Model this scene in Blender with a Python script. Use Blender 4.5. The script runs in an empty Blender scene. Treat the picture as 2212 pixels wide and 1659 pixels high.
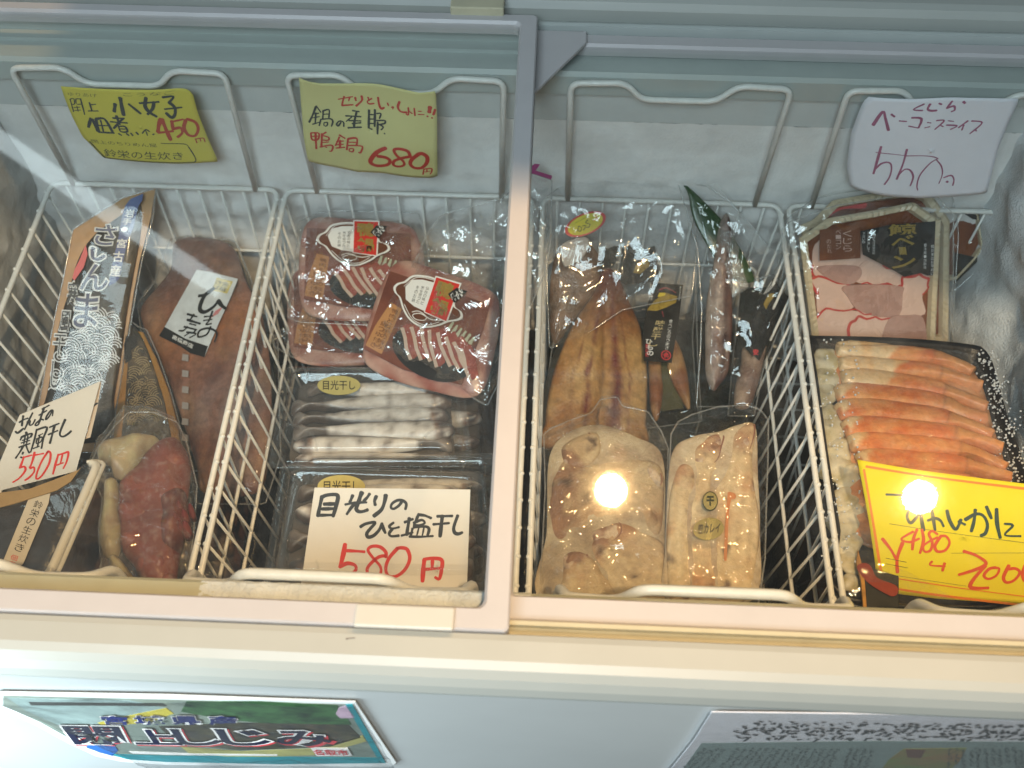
import bpy, math, random
from mathutils import Vector, Matrix, noise

random.seed(7)
S = bpy.context.scene
COL = S.collection

# ------------------------------------------------------------------ camera
W2, H2, FPX = 2212.0, 1659.0, 2150.0          # size of the picture plane used for measuring, focal length in it
EYE = Vector((0.0, 0.0, 1.5))
_ny = (FPX * FPX + 177 * 8) / 3376.0
_dn = Vector((8, _ny, FPX)).normalized()       # straight down, seen from the camera
_yv = Vector((177, -3376, FPX)); _yv = (_yv - _dn * _yv.dot(_dn)).normalized()
_xv = _yv.cross(-_dn)
ROT = Matrix((_xv, _yv, -_dn))                 # camera axes (x right, y down, z ahead) -> world
cam_d = bpy.data.cameras.new('camera')
cam_d.sensor_width = 36; cam_d.lens = 36 * FPX / W2
cam_d.clip_start = 0.02; cam_d.clip_end = 60
cam_o = bpy.data.objects.new('camera', cam_d); COL.objects.link(cam_o)
cx, cy, cz = ROT.col[0], ROT.col[1], ROT.col[2]
cam_o.matrix_world = Matrix(((cx[0], -cy[0], -cz[0], EYE[0]), (cx[1], -cy[1], -cz[1], EYE[1]),
                             (cx[2], -cy[2], -cz[2], EYE[2]), (0, 0, 0, 1)))
cam_d.dof.use_dof = True; cam_d.dof.focus_distance = 0.92; cam_d.dof.aperture_fstop = 7.0
S.camera = cam_o

# ------------------------------------------------------------------ light
wd = bpy.data.worlds.new('World'); S.world = wd; wd.use_nodes = True
bg = wd.node_tree.nodes['Background']
bg.inputs[0].default_value = (0.50, 0.66, 0.74, 1); bg.inputs[1].default_value = 0.10

_n = wd.node_tree.nodes; _l = wd.node_tree.links             # added gradient, brighter at the back left so the lids mirror a pale veil
_tc = _n.new('ShaderNodeTexCoord'); _dp = _n.new('ShaderNodeVectorMath'); _dp.operation = 'DOT_PRODUCT'; _dp.inputs[1].default_value = (-0.62, 0.70, 0.35)
_l.new(_tc.outputs['Generated'], _dp.inputs[0])
_mr = _n.new('ShaderNodeMapRange'); _mr.interpolation_type = 'SMOOTHSTEP'; _mr.inputs['From Min'].default_value = 0.35; _mr.inputs['From Max'].default_value = 0.95; _mr.inputs['To Min'].default_value = 0.10; _mr.inputs['To Max'].default_value = 0.32
_l.new(_dp.outputs['Value'], _mr.inputs['Value']); _l.new(_mr.outputs[0], bg.inputs[1])
bg.inputs[0].default_value = (0.60, 0.70, 0.72, 1)

def lamp(name, typ, loc, power, col, **k):
    d = bpy.data.lights.new(name, typ); d.energy = power; d.color = col
    aim = k.pop('aim', None)
    for a, v in k.items(): setattr(d, a, v)
    o = bpy.data.objects.new(name, d); COL.objects.link(o); o.location = loc
    if aim is not None:
        o.rotation_euler = (Vector(aim) - Vector(loc)).to_track_quat('-Z', 'Y').to_euler()
    return o
WARM = (1.0, 0.60, 0.25)
lamp('ceiling_bulb', 'POINT', (0.163, 0.959, 2.087), 27, WARM, shadow_soft_size=0.032)
lamp('ceiling_bulb', 'POINT', (0.8185, 0.971, 2.087), 24, WARM, shadow_soft_size=0.032)
sp = lamp('counter_spotlight', 'SPOT', (0.14, -0.35, 2.5), 104, (1.0, 0.69, 0.40), shadow_soft_size=0.02, aim=(0.20, 0.13, 0.865), spot_size=math.radians(27.8), spot_blend=0.06)
sp.scale = (3.2, 1, 1)
# cool daylight from the shop front behind the photographer and from the doorway on the left
lamp('shop_front_daylight', 'AREA', (-0.30, -0.80, 2.35), 29, (0.74, 0.90, 1.0), shape='RECTANGLE', size=1.0, size_y=0.8, aim=(0.0, 0.7, 0.75))
lamp('doorway_daylight', 'AREA', (-0.74, -0.10, 0.70), 10.0, (0.80, 0.94, 1.0), shape='RECTANGLE', size=0.30, size_y=0.45, aim=(-0.40, 0.186, 0.72))
t1, t2 = Vector((-1.85, 2.33, 2.4)), Vector((-0.881, 1.664, 2.4))
tube_l = lamp('fluorescent_tube', 'AREA', (t1 + t2) / 2, 0.75, (0.80, 0.95, 1.0), shape='RECTANGLE', size=(t2 - t1).length, size_y=0.06)
tx = (t2 - t1).normalized(); tz = Vector((0, 0, 1)); ty = tz.cross(tx)
tube_l.matrix_world = Matrix(((tx[0], ty[0], tz[0], tube_l.location[0]), (tx[1], ty[1], tz[1], tube_l.location[1]), (tx[2], ty[2], tz[2], tube_l.location[2]), (0, 0, 0, 1)))
vs = S.view_settings; vs.view_transform = 'Standard'; vs.look = 'None'; vs.exposure = 0.14; vs.gamma = 1.0
try: vs.use_curve_mapping = False
except Exception: pass
S.render.engine = 'CYCLES'
cy_ = S.cycles
cy_.max_bounces = 10; cy_.transparent_max_bounces = 40; cy_.glossy_bounces = 4; cy_.diffuse_bounces = 3; cy_.transmission_bounces = 4
cy_.caustics_reflective = False; cy_.caustics_refractive = False; cy_.sample_clamp_indirect = 4.0
cy_.use_denoising = True

# ------------------------------------------------------------------ materials
MATS = {}
def mat(name, col, rough=0.5, noise_amt=0.0, noise_scale=60.0, bump=0.0, bump_scale=200.0, metal=0.0, spec=0.5, attr=False, sss=0.0, coat=0.0, col2=None):
    """Principled material whose colour wanders between two tones with a noise; attr: colour comes from the mesh's own paint"""
    if name in MATS: return MATS[name]
    m = bpy.data.materials.new(name); m.use_nodes = True; MATS[name] = m
    nt = m.node_tree; N = nt.nodes; L = nt.links; b = N['Principled BSDF']
    b.inputs['Roughness'].default_value = rough; b.inputs['Metallic'].default_value = metal
    b.inputs['Specular IOR Level'].default_value = spec
    if sss: 
        b.inputs['Subsurface Weight'].default_value = sss; b.inputs['Subsurface Radius'].default_value = (0.01, 0.005, 0.003); b.inputs['Subsurface Scale'].default_value = 0.4
    if coat: b.inputs['Coat Weight'].default_value = coat; b.inputs['Coat Roughness'].default_value = 0.08
    tc = N.new('ShaderNodeTexCoord')
    if attr:
        a = N.new('ShaderNodeAttribute'); a.attribute_name = 'Col'; src = a.outputs['Color']
    else:
        src = None
    nz = N.new('ShaderNodeTexNoise'); nz.inputs['Scale'].default_value = noise_scale; nz.inputs['Detail'].default_value = 6; nz.inputs['Roughness'].default_value = 0.65
    L.new(tc.outputs['Object'], nz.inputs['Vector'])
    mx = N.new('ShaderNodeMix'); mx.data_type = 'RGBA'
    rmp = N.new('ShaderNodeMapRange'); rmp.inputs['From Min'].default_value = 0.3; rmp.inputs['From Max'].default_value = 0.7
    L.new(nz.outputs['Fac'], rmp.inputs['Value'])
    if src is not None:
        mul = N.new('ShaderNodeMix'); mul.data_type = 'RGBA'; mul.blend_type = 'MULTIPLY'; mul.inputs[0].default_value = 1.0
        L.new(src, mul.inputs[6]); mul.inputs[7].default_value = (1 - noise_amt,) * 3 + (1,)
        L.new(src, mx.inputs[7]); L.new(mul.outputs[2], mx.inputs[6])
    else:
        c2 = col2 if col2 else tuple(c * (1 - noise_amt) for c in col)
        mx.inputs[6].default_value = (*c2, 1); mx.inputs[7].default_value = (*col, 1)
    L.new(rmp.outputs[0], mx.inputs[0]); L.new(mx.outputs[2], b.inputs['Base Color'])
    if bump:
        n2 = N.new('ShaderNodeTexNoise'); n2.inputs['Scale'].default_value = bump_scale; n2.inputs['Detail'].default_value = 4
        L.new(tc.outputs['Object'], n2.inputs['Vector'])
        bp = N.new('ShaderNodeBump'); bp.inputs['Strength'].default_value = bump; bp.inputs['Distance'].default_value = 0.002
        L.new(n2.outputs['Fac'], bp.inputs['Height']); L.new(bp.outputs['Normal'], b.inputs['Normal'])
    return m

def clear(name, f0=0.05, haze=0.03, rough=0.05, tint=(1, 1, 1), haze_col=(0.8, 0.85, 0.88), bump=0.0, bump_scale=60.0, dist=0.004, frost=0.0, frost_scale=500.0, gloss2=0.0, rough2=0.25, stretch=None, crumple=0.35):
    """thin clear sheet (glass, film, clear plastic): lets light straight through, mirrors a little, carries a little milky haze"""
    if name in MATS: return MATS[name]
    m = bpy.data.materials.new(name); m.use_nodes = True; MATS[name] = m
    nt = m.node_tree; N = nt.nodes; L = nt.links
    N.remove(N['Principled BSDF']); out = N['Material Output']
    tr = N.new('ShaderNodeBsdfTransparent'); tr.inputs[0].default_value = (*tint, 1)
    gl = N.new('ShaderNodeBsdfGlossy'); gl.inputs['Roughness'].default_value = rough; gl.inputs[0].default_value = (1, 1, 1, 1)
    df = N.new('ShaderNodeBsdfDiffuse'); df.inputs[0].default_value = (*haze_col, 1)
    lw = N.new('ShaderNodeLayerWeight'); lw.inputs[0].default_value = 0.5
    def M(op, a, b):
        n = N.new('ShaderNodeMath'); n.operation = op
        for i, v in enumerate((a, b)):
            if isinstance(v, (int, float)): n.inputs[i].default_value = v
            else: L.new(v, n.inputs[i])
        return n.outputs[0]
    tc = N.new('ShaderNodeTexCoord')
    p5 = M('POWER', lw.outputs['Facing'], 5.0)
    fr = M('ADD', M('MULTIPLY', p5, 1 - f0), f0)
    nsrc = tc.outputs['Object']
    if stretch:
        mp = N.new('ShaderNodeMapping'); mp.inputs['Scale'].default_value = stretch; L.new(nsrc, mp.inputs[0]); nsrc = mp.outputs[0]
    if bump:
        n2 = N.new('ShaderNodeTexNoise'); n2.inputs['Scale'].default_value = bump_scale; n2.inputs['Detail'].default_value = 3; n2.inputs['Distortion'].default_value = 1.2
        L.new(nsrc, n2.inputs['Vector'])
        bp = N.new('ShaderNodeBump'); bp.inputs['Strength'].default_value = bump; bp.inputs['Distance'].default_value = dist
        vo = N.new('ShaderNodeTexVoronoi'); vo.inputs['Scale'].default_value = bump_scale * 1.1
        ad = N.new('ShaderNodeMix'); ad.data_type = 'VECTOR'; ad.inputs[0].default_value = 0.02
        L.new(nsrc, ad.inputs[4]); L.new(n2.outputs['Color'], ad.inputs[5]); L.new(ad.outputs[1], vo.inputs['Vector'])
        L.new(M('ADD', n2.outputs['Fac'], M('MULTIPLY', vo.outputs['Distance'], crumple)), bp.inputs['Height']); L.new(bp.outputs['Normal'], gl.inputs['Normal']); L.new(bp.outputs['Normal'], lw.inputs['Normal'])
    hz = haze
    if frost:
        n3 = N.new('ShaderNodeTexNoise'); n3.inputs['Scale'].default_value = frost_scale; n3.inputs['Detail'].default_value = 8; n3.inputs['Roughness'].default_value = 0.75
        L.new(tc.outputs['Object'], n3.inputs['Vector'])
        mr = N.new('ShaderNodeMapRange'); mr.inputs['From Min'].default_value = 0.5; mr.inputs['From Max'].default_value = 0.72; mr.inputs['To Max'].default_value = frost
        L.new(n3.outputs['Fac'], mr.inputs['Value']); hz = M('ADD', mr.outputs[0], haze)
    m1 = N.new('ShaderNodeMixShader'); L.new(tr.outputs[0], m1.inputs[1]); L.new(df.outputs[0], m1.inputs[2])
    if isinstance(hz, float): m1.inputs[0].default_value = hz
    else: L.new(hz, m1.inputs[0])
    last = m1
    if gloss2:
        g2 = N.new('ShaderNodeBsdfGlossy'); g2.inputs['Roughness'].default_value = rough2
        n4 = N.new('ShaderNodeTexNoise'); n4.inputs['Scale'].default_value = 350; n4.inputs['Detail'].default_value = 8; n4.inputs['Roughness'].default_value = 0.8
        L.new(tc.outputs['Object'], n4.inputs['Vector'])
        mr2 = N.new('ShaderNodeMapRange'); mr2.inputs['From Min'].default_value = 0.50; mr2.inputs['From Max'].default_value = 0.74; mr2.inputs['To Max'].default_value = gloss2; mr2.inputs['To Min'].default_value = gloss2 * 0.12
        L.new(n4.outputs['Fac'], mr2.inputs['Value'])
        m3 = N.new('ShaderNodeMixShader'); L.new(mr2.outputs[0], m3.inputs[0]); L.new(last.outputs[0], m3.inputs[1]); L.new(g2.outputs[0], m3.inputs[2]); last = m3
    m2 = N.new('ShaderNodeMixShader'); L.new(fr, m2.inputs[0]); L.new(last.outputs[0], m2.inputs[1]); L.new(gl.outputs[0], m2.inputs[2])
    L.new(m2.outputs[0], out.inputs[0])
    return m

# ------------------------------------------------------------------ measuring: picture point -> world point on a given level
def ray(px, py): return ROT @ Vector((px - W2 / 2, py - H2 / 2, FPX))
def at_z(px, py, z):
    r = ray(px, py); return EYE + r * ((z - EYE.z) / r.z)
def at_y(px, py, y):
    r = ray(px, py); return EYE + r * ((y - EYE.y) / r.y)
def crop(ox, oy, k):                                   # coordinates read in an enlarged piece of the photograph
    q = W2 / 3000.0
    return lambda x, y: (q * (ox + x / k), q * (oy + y / k))
D_ = lambda x, y: (x, y)
B1 = crop(700, 600, 2.4578); B2 = crop(700, 1100, 2.4578); B3 = crop(1500, 500, 2.4578); B4 = crop(1500, 1100, 2.4578)
B5 = crop(2200, 500, 2.765); B6 = crop(2200, 950, 2.0738); B7 = crop(0, 1650, 1.8433); B8 = crop(1800, 1650, 1.8433)
K1 = crop(170, 240, 4.6083); K2 = crop(870, 220, 5.1442); K3 = crop(0, 1110, 5.0281); K4 = crop(880, 1410, 4.3373); K5 = crop(2500, 1330, 3.95); K6 = crop(2470, 270, 4.1736)
CA = crop(100, 540, 2.552); CB = crop(0, 1150, 2.7194); CC = crop(400, 650, 2.2119); CD = crop(1560, 700, 3.13)

class Pl:
    """a flat working plane with its own local metres: (a, b, h)"""
    def __init__(s, p0, p1, p2):
        s.o = Vector(p0); s.ex = (Vector(p1) - s.o).normalized()
        n = s.ex.cross(Vector(p2) - s.o).normalized()
        if n.dot(EYE - s.o) < 0: n = -n
        s.n = n; s.ey = n.cross(s.ex)
    def L(s, p, h=0.0):
        r = ray(*p); o = s.o + s.n * h
        q = EYE + r * ((o - EYE).dot(s.n) / r.dot(s.n)) - o
        return (q.dot(s.ex), q.dot(s.ey))
    def M(s):
        return Matrix(((s.ex[0], s.ey[0], s.n[0], s.o[0]), (s.ex[1], s.ey[1], s.n[1], s.o[1]), (s.ex[2], s.ey[2], s.n[2], s.o[2]), (0, 0, 0, 1)))
def plane(a, b, c):                                    # three picture points with their heights
    return Pl(at_z(*a), at_z(*b), at_z(*c))

# ------------------------------------------------------------------ objects
def tag(o, label=None, cat=None, group=None, kind=None):
    if label: o['label'] = label
    if cat: o['category'] = cat
    if group: o['group'] = group
    if kind: o['kind'] = kind
    return o
def thing(name, label, cat, pl=None, group=None, loc=None):
    o = bpy.data.objects.new(name, None); COL.objects.link(o); o.empty_display_size = 0.02
    if pl is not None: o.matrix_world = pl.M()
    if loc is not None: o.location = loc
    return tag(o, label, cat, group)
def mesh(V, F, name='mesh', cols=None, smooth=True):
    me = bpy.data.meshes.new(name); me.from_pydata([tuple(v) for v in V], [], F); me.validate(); me.update()
    if cols:
        ca = me.color_attributes.new('Col', 'FLOAT_COLOR', 'POINT')
        for i, c in enumerate(cols): ca.data[i].color = (c[0], c[1], c[2], 1)
    if smooth: me.polygons.foreach_set('use_smooth', [True] * len(me.polygons))
    return me
def obj(name, me, m, parent=None, bevel=0.0, auto=False, seg=2, solid=0.0):
    o = bpy.data.objects.new(name, me); COL.objects.link(o)
    if m is not None: me.materials.append(m)
    if parent is not None: o.parent = parent
    if solid:
        so = o.modifiers.new('s', 'SOLIDIFY'); so.thickness = solid; so.offset = -1
    if bevel:
        b = o.modifiers.new('b', 'BEVEL'); b.width = bevel; b.segments = seg; b.limit_method = 'ANGLE'; b.angle_limit = math.radians(35); b.harden_normals = False
    return o
class MB:
    """collects shapes into one mesh"""
    def __init__(s): s.V = []; s.F = []; s.C = []
    def add(s, V, F, col=None):
        k = len(s.V); s.V += [tuple(v) for v in V]; s.F += [tuple(i + k for i in f) for f in F]
        if col is not None: s.C += (col if isinstance(col, list) else [col] * len(V))
        return s
    def box(s, x0, x1, y0, y1, z0, z1, col=None):
        V = [(x, y, z) for z in (z0, z1) for y in (y0, y1) for x in (x0, x1)]
        return s.add(V, [(0, 2, 3, 1), (4, 5, 7, 6), (0, 1, 5, 4), (2, 6, 7, 3), (0, 4, 6, 2), (1, 3, 7, 5)], col)
    def tube(s, pts, r, n=8, closed=False, col=None):
        P = [Vector(p) for p in pts]; m = len(P); V = []; F = []
        up = None
        for i in range(m):
            if closed: t = P[(i + 1) % m] - P[i - 1]
            else: t = P[min(i + 1, m - 1)] - P[max(i - 1, 0)]
            t.normalize()
            if up is None:
                up = Vector((0, 0, 1)) if abs(t.z) < 0.9 else Vector((0, 1, 0))
            u = up - t * up.dot(t)
            if u.length < 1e-6: u = t.orthogonal()
            u.normalize(); w = t.cross(u); up = u
            rr = r[i] if isinstance(r, (list, tuple)) else r
            for k in range(n):
                a = 2 * math.pi * k / n
                V.append(P[i] + (u * math.cos(a) + w * math.sin(a)) * rr)
        for i in range(m if closed else m - 1):
            j = (i + 1) % m
            for k in range(n):
                F.append((i * n + k, i * n + (k + 1) % n, j * n + (k + 1) % n, j * n + k))
        if not closed:
            F.append(tuple(range(n))[::-1]); F.append(tuple(range((m - 1) * n, m * n)))
        return s.add(V, F, col)
    def ball(s, c, r, n=8, m=5, col=None, sc=(1, 1, 1)):
        V = [(c[0], c[1], c[2] - r * sc[2])]; F = []
        for i in range(1, m):
            th = math.pi * i / m
            for k in range(n):
                a = 2 * math.pi * k / n
                V.append((c[0] + r * sc[0] * math.sin(th) * math.cos(a), c[1] + r * sc[1] * math.sin(th) * math.sin(a), c[2] - r * sc[2] * math.cos(th)))
        V.append((c[0], c[1], c[2] + r * sc[2])); e = len(V) - 1
        for k in range(n):
            F.append((0, 1 + (k + 1) % n, 1 + k)); F.append((e, 1 + (m - 2) * n + k, 1 + (m - 2) * n + (k + 1) % n))
        for i in range(m - 2):
            for k in range(n):
                a, b = 1 + i * n + k, 1 + i * n + (k + 1) % n
                F.append((a, b, b + n, a + n))
        return s.add(V, F, col)
    def build(s, name, m, parent=None, smooth=True, **k):
        return obj(name, mesh(s.V, s.F, name, s.C if s.C and len(s.C) == len(s.V) else None, smooth), m, parent, **k)

# ------------------------------------------------------------------ flat shapes, strokes, lettering
def resample(P, n, closed=True):
    P = [Vector(p) for p in P]
    if closed: P = P + [P[0]]
    d = [0.0]
    for i in range(1, len(P)): d.append(d[-1] + (P[i] - P[i - 1]).length)
    tot = d[-1]; out = []; j = 0
    m = n if closed else n - 1
    for i in range(n):
        t = tot * i / m
        while j < len(d) - 2 and d[j + 1] < t: j += 1
        q = (t - d[j]) / max(1e-9, d[j + 1] - d[j]); out.append(P[j].lerp(P[j + 1], min(1, q)))
    return out
def catmull(P, k=6, closed=False):
    P = [Vector(p) for p in P]; n = len(P); out = []
    if n < 3 and not closed: return P
    rng = range(n) if closed else range(n - 1)
    for i in rng:
        g = lambda j: P[j % n] if closed else P[max(0, min(n - 1, j))]
        p0, p1, p2, p3 = g(i - 1), g(i), g(i + 1), g(i + 2)
        for q in range(k):
            t = q / k
            out.append(0.5 * ((2 * p1) + (p2 - p0) * t + (2 * p0 - 5 * p1 + 4 * p2 - p3) * t * t + (3 * p1 - p0 - 3 * p2 + p3) * t ** 3))
    if not closed: out.append(P[-1])
    return out
def sheet(poly, h0, h1, col=None, mb=None, bend=None):
    """flat cut-out between heights h0 and h1"""
    n = len(poly); mb = mb or MB()
    B = bend or (lambda a, b: 0.0)
    A = 0.0
    for i in range(n):
        p, q = poly[i], poly[(i + 1) % n]; A += p[0] * q[1] - q[0] * p[1]
    if A < 0: poly = poly[::-1]
    V = [(p[0], p[1], h1 + B(p[0], p[1])) for p in poly] + [(p[0], p[1], h0 + B(p[0], p[1])) for p in poly]
    F = [tuple(range(n)), tuple(range(2 * n - 1, n - 1, -1))] + [(i, n + i, n + (i + 1) % n, (i + 1) % n) for i in range(n)]
    return mb.add(V, F, col)
def ellipse(c, ra, rb, rot=0.0, n=28):
    return [(c[0] + ra * math.cos(t) * math.cos(rot) - rb * math.sin(t) * math.sin(rot), c[1] + ra * math.cos(t) * math.sin(rot) + rb * math.sin(t) * math.cos(rot)) for t in [2 * math.pi * i / n for i in range(n)]]
INK = [0]
def stroke(mb, pts, w, h, bend=None, k=5, taper=0.25, col=None):
    """one pen stroke: a ribbon with rounded ends, a hair above the paper"""
    P = catmull([Vector((p[0], p[1])) for p in pts], k) if len(pts) > 2 else resample([Vector((p[0], p[1])) for p in pts], 5, False)
    INK[0] = (INK[0] + 1) % 24; h = h + INK[0] * 0.000012
    B = bend or (lambda a, b: 0.0); m = len(P); V = []; F = []
    for i in range(m):
        t = P[min(i + 1, m - 1)] - P[max(0, i - 1)]
        if t.length < 1e-9: t = Vector((1, 0))
        t.normalize(); nn = Vector((-t.y, t.x)); s_ = i / (m - 1)
        ww = 0.5 * w * (1 - taper * s_ + 0.12 * math.sin(7 * s_ + INK[0]))
        for q in (-1, 1):
            p = P[i] + nn * ww * q; V.append((p.x, p.y, h + B(p.x, p.y)))
    for i in range(m - 1): F.append((2 * i + 1, 2 * i, 2 * i + 2, 2 * i + 3))
    for e, sg in ((0, -1), (m - 1, 1)):                 # round caps
        t = (P[min(e + 1, m - 1)] - P[max(0, e - 1)]).normalized() * sg; nn = Vector((-t.y, t.x)); ww = (Vector(V[2 * e][:2]) - Vector(V[2 * e + 1][:2])).length / 2
        base = len(V); ring = []
        for q in range(7):
            a = -math.pi / 2 + math.pi * q / 6; p = P[e] + nn * math.sin(a) * ww + t * math.cos(a) * ww * 0.7
            V.append((p.x, p.y, h + B(p.x, p.y))); ring.append(base + q)
        F.append(tuple(ring[::-1]))
    mb.add(V, F, col); return mb
def writing(name, pl, cr, data, m, parent, h, bend=None, wk=1.0, taper=0.25):
    """handwriting traced stroke by stroke: data = [(width, [(x, y), ...]), ...] read in one enlarged piece"""
    mb = MB()
    for w, pts in data:
        a = pl.L(cr(*pts[0]), h); b = pl.L(cr(pts[0][0] + 10, pts[0][1]), h); c = pl.L(cr(pts[0][0], pts[0][1] + 10), h)
        sc = 0.5 * (math.dist(a, b) + math.dist(a, c)) / 10
        stroke(mb, [pl.L(cr(*p), h) for p in pts], w * sc * wk, h, bend, taper=taper)
    return mb.build(name, m, parent, smooth=False)
_txt = {}
def glyphs(s, bold=0.0):
    if (s, bold) in _txt: return _txt[(s, bold)]
    c = bpy.data.curves.new('lettering', 'FONT'); c.body = s; c.size = 1; c.resolution_u = 3; c.offset = bold
    o = bpy.data.objects.new('lettering', c); COL.objects.link(o); bpy.context.view_layer.update()
    me = o.to_mesh(); V = [v.co.to_2d() for v in me.vertices]; F = [tuple(p.vertices) for p in me.polygons]
    o.to_mesh_clear(); bpy.data.objects.remove(o); bpy.data.curves.remove(c)
    x0 = min(v.x for v in V); x1 = max(v.x for v in V); y0 = min(v.y for v in V); y1 = max(v.y for v in V)
    _txt[(s, bold)] = (V, F, x0, x1, y0, y1); return _txt[(s, bold)]
def text(mb, s, A, Bp, Cp, h, bold=0.0, bend=None, ref=None):
    """printed word: lower left A, lower right Bp, upper left Cp (local metres)"""
    V, F, x0, x1, y0, y1 = glyphs(s, bold)
    if ref is not None: _, _, x0, x1, y0, y1 = glyphs(s, ref)
    A = Vector(A); u = Vector(Bp) - A; v = Vector(Cp) - A; B = bend or (lambda a, b: 0.0); out = []
    for p in V:
        q = A + u * ((p.x - x0) / (x1 - x0)) + v * ((p.y - y0) / (y1 - y0)); out.append((q.x, q.y, h + B(q.x, q.y)))
    if u.x * v.y - u.y * v.x < 0: F = [f[::-1] for f in F]
    mb.add(out, F); return mb
def vtext(mb, s, top, bot, wid, h, bold=0.0, bend=None):
    """a column of characters from top to bottom; wid = half-width vector pointing to the right of the reading direction"""
    T = Vector(top); d = (Vector(bot) - T) / len(s); w = Vector(wid)
    for i, ch in enumerate(s):
        if ch == ' ': continue
        c0 = T + d * i; text(mb, ch, c0 + d * 0.92 - w, c0 + d * 0.92 + w, c0 + d * 0.08 - w, h, bold, bend)
    return mb

# ------------------------------------------------------------------ rounded bodies
def pillow(outline, spine, H, rings=8, n=64, paint=None, h0=0.0, prof=None, bumpy=0.0, bscale=60.0, seed=0.0, Hs=None, back=True, smooth_out=True):
    """body that rises from an outline to a spine; returns V, F, colours"""
    out = catmull(outline, 6, True) if smooth_out else [Vector(p) for p in outline]
    out = resample(out, n); sp = resample(spine, 24, False) if len(spine) > 1 else [Vector(spine[0])]
    prof = prof or (lambda r: math.sqrt(max(0, 1 - r * r)))
    A = sum(out[i].x * out[(i + 1) % n].y - out[(i + 1) % n].x * out[i].y for i in range(n))
    if A < 0: out = out[::-1]
    near = []
    for p in out:
        j = min(range(len(sp)), key=lambda i: (sp[i] - p).length_squared); near.append(j)
    # smooth the matching so rings do not fold
    for _ in range(4):
        near = [(near[i - 1] + 2 * near[i] + near[(i + 1) % n]) / 4 for i in range(n)]
    def spt(x):
        i = int(x); i = max(0, min(len(sp) - 1, i)); j = min(len(sp) - 1, i + 1); return sp[i].lerp(sp[j], x - i)
    V = []; F = []; C = []
    for k in range(rings + 1):
        r = math.cos(0.5 * math.pi * k / rings) if k < rings else 0.0
        for i in range(n):
            q = spt(near[i]); p = q + (out[i] - q) * r; s_ = near[i] / max(1, len(sp) - 1)
            hh = H * (Hs(s_) if Hs else 1.0) * prof(r)
            if bumpy: hh += bumpy * noise.noise(Vector((p.x * bscale, p.y * bscale, seed))) * min(1, 3 * (1 - r))
            V.append((p.x, p.y, h0 + hh))
            if paint:
                j = min(len(sp) - 2, int(near[i])) if len(sp) > 1 else 0
                t = (sp[j + 1] - sp[j]) if len(sp) > 1 else Vector((1, 0)); dd = p - q
                side = 1 if t.x * dd.y - t.y * dd.x > 0 else -1
                C.append(paint(s_, r * side, p.x, p.y))
    for k in range(rings):
        for i in range(n):
            j = (i + 1) % n
            F.append((k * n + i, k * n + j, (k + 1) * n + j, (k + 1) * n + i))
    if back:
        F.append(tuple(range(n - 1, -1, -1)))
    return V, F, (C if paint else None)
def body(name, outline, spine, H, m, parent, **k):
    V, F, C = pillow(outline, spine, H, **k)
    return obj(name, mesh(V, F, name, C), m, parent)
def fbm(x, y, z=0.0): return noise.fractal(Vector((x, y, z)), 1.0, 2.0, 4)
def mixc(a, b, t):
    t = max(0.0, min(1.0, t)); return tuple(a[i] + (b[i] - a[i]) * t for i in range(3))
def film_bag(name, outline, spine, H, m, parent, h0=0.0, wr=0.0025, n=130, rings=16, seed=1.0, flat=0.35, scale=38.0):
    """clear bag: rises fast from its welded rim, then nearly level, creased all over"""
    prof = lambda r: min(1.0, ((1 - r) / flat)) ** 0.6 if r < 1 else 0.0
    V, F, _ = pillow(outline, spine, H, rings=rings, n=n, prof=prof, h0=h0, back=False, smooth_out=False)
    W = []
    for (x, y, z) in V:
        q = 1 - abs(noise.noise(Vector((x * scale, y * scale, seed)))) * 2.2
        q2 = 1 - abs(noise.noise(Vector((x * scale * 2.3 + 5, y * scale * 2.3, seed + 3)))) * 2.2
        rid = max(0.0, 1 - abs(noise.noise(Vector((x * scale * 0.8, y * scale * 0.8 + 9, seed + 6)))) * 5.0) ** 2
        W.append((x, y, z + wr * (0.8 * q + 0.5 * q2 + 1.3 * rid)))
    bag = obj(name, mesh(W, F, name), m, parent)
    edge = resample([Vector(p) for p in outline], n)
    MB().tube([(p.x, p.y, h0 + 0.0006 + 0.0004 * noise.noise(Vector((p.x * 60, p.y * 60, seed)))) for p in edge], 0.0008, 5, True).build('seam', clear('film_seam', f0=0.10, haze=0.20, rough=0.12, haze_col=(0.70, 0.71, 0.70)), bag)
    return bag
def loft(rings, cap_top=True, cap_bot=False):
    """rings of equal length -> skin"""
    n = len(rings[0]); V = [v for r in rings for v in r]; F = []
    for k in range(len(rings) - 1):
        for i in range(n):
            j = (i + 1) % n; F.append((k * n + i, k * n + j, (k + 1) * n + j, (k + 1) * n + i))
    if cap_top: F.append(tuple(range((len(rings) - 1) * n, len(rings) * n)))
    if cap_bot: F.append(tuple(range(n - 1, -1, -1)))
    return V, F
def rrect(x0, x1, y0, y1, r, k=6, z=None):
    out = []
    for (cx_, cy_2, a0) in ((x1 - r, y1 - r, 0), (x0 + r, y1 - r, 90), (x0 + r, y0 + r, 180), (x1 - r, y0 + r, 270)):
        for i in range(k + 1):
            a = math.radians(a0 + 90 * i / k); p = (cx_ + r * math.cos(a), cy_2 + r * math.sin(a))
            out.append(p if z is None else (*p, z))
    return out
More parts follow.
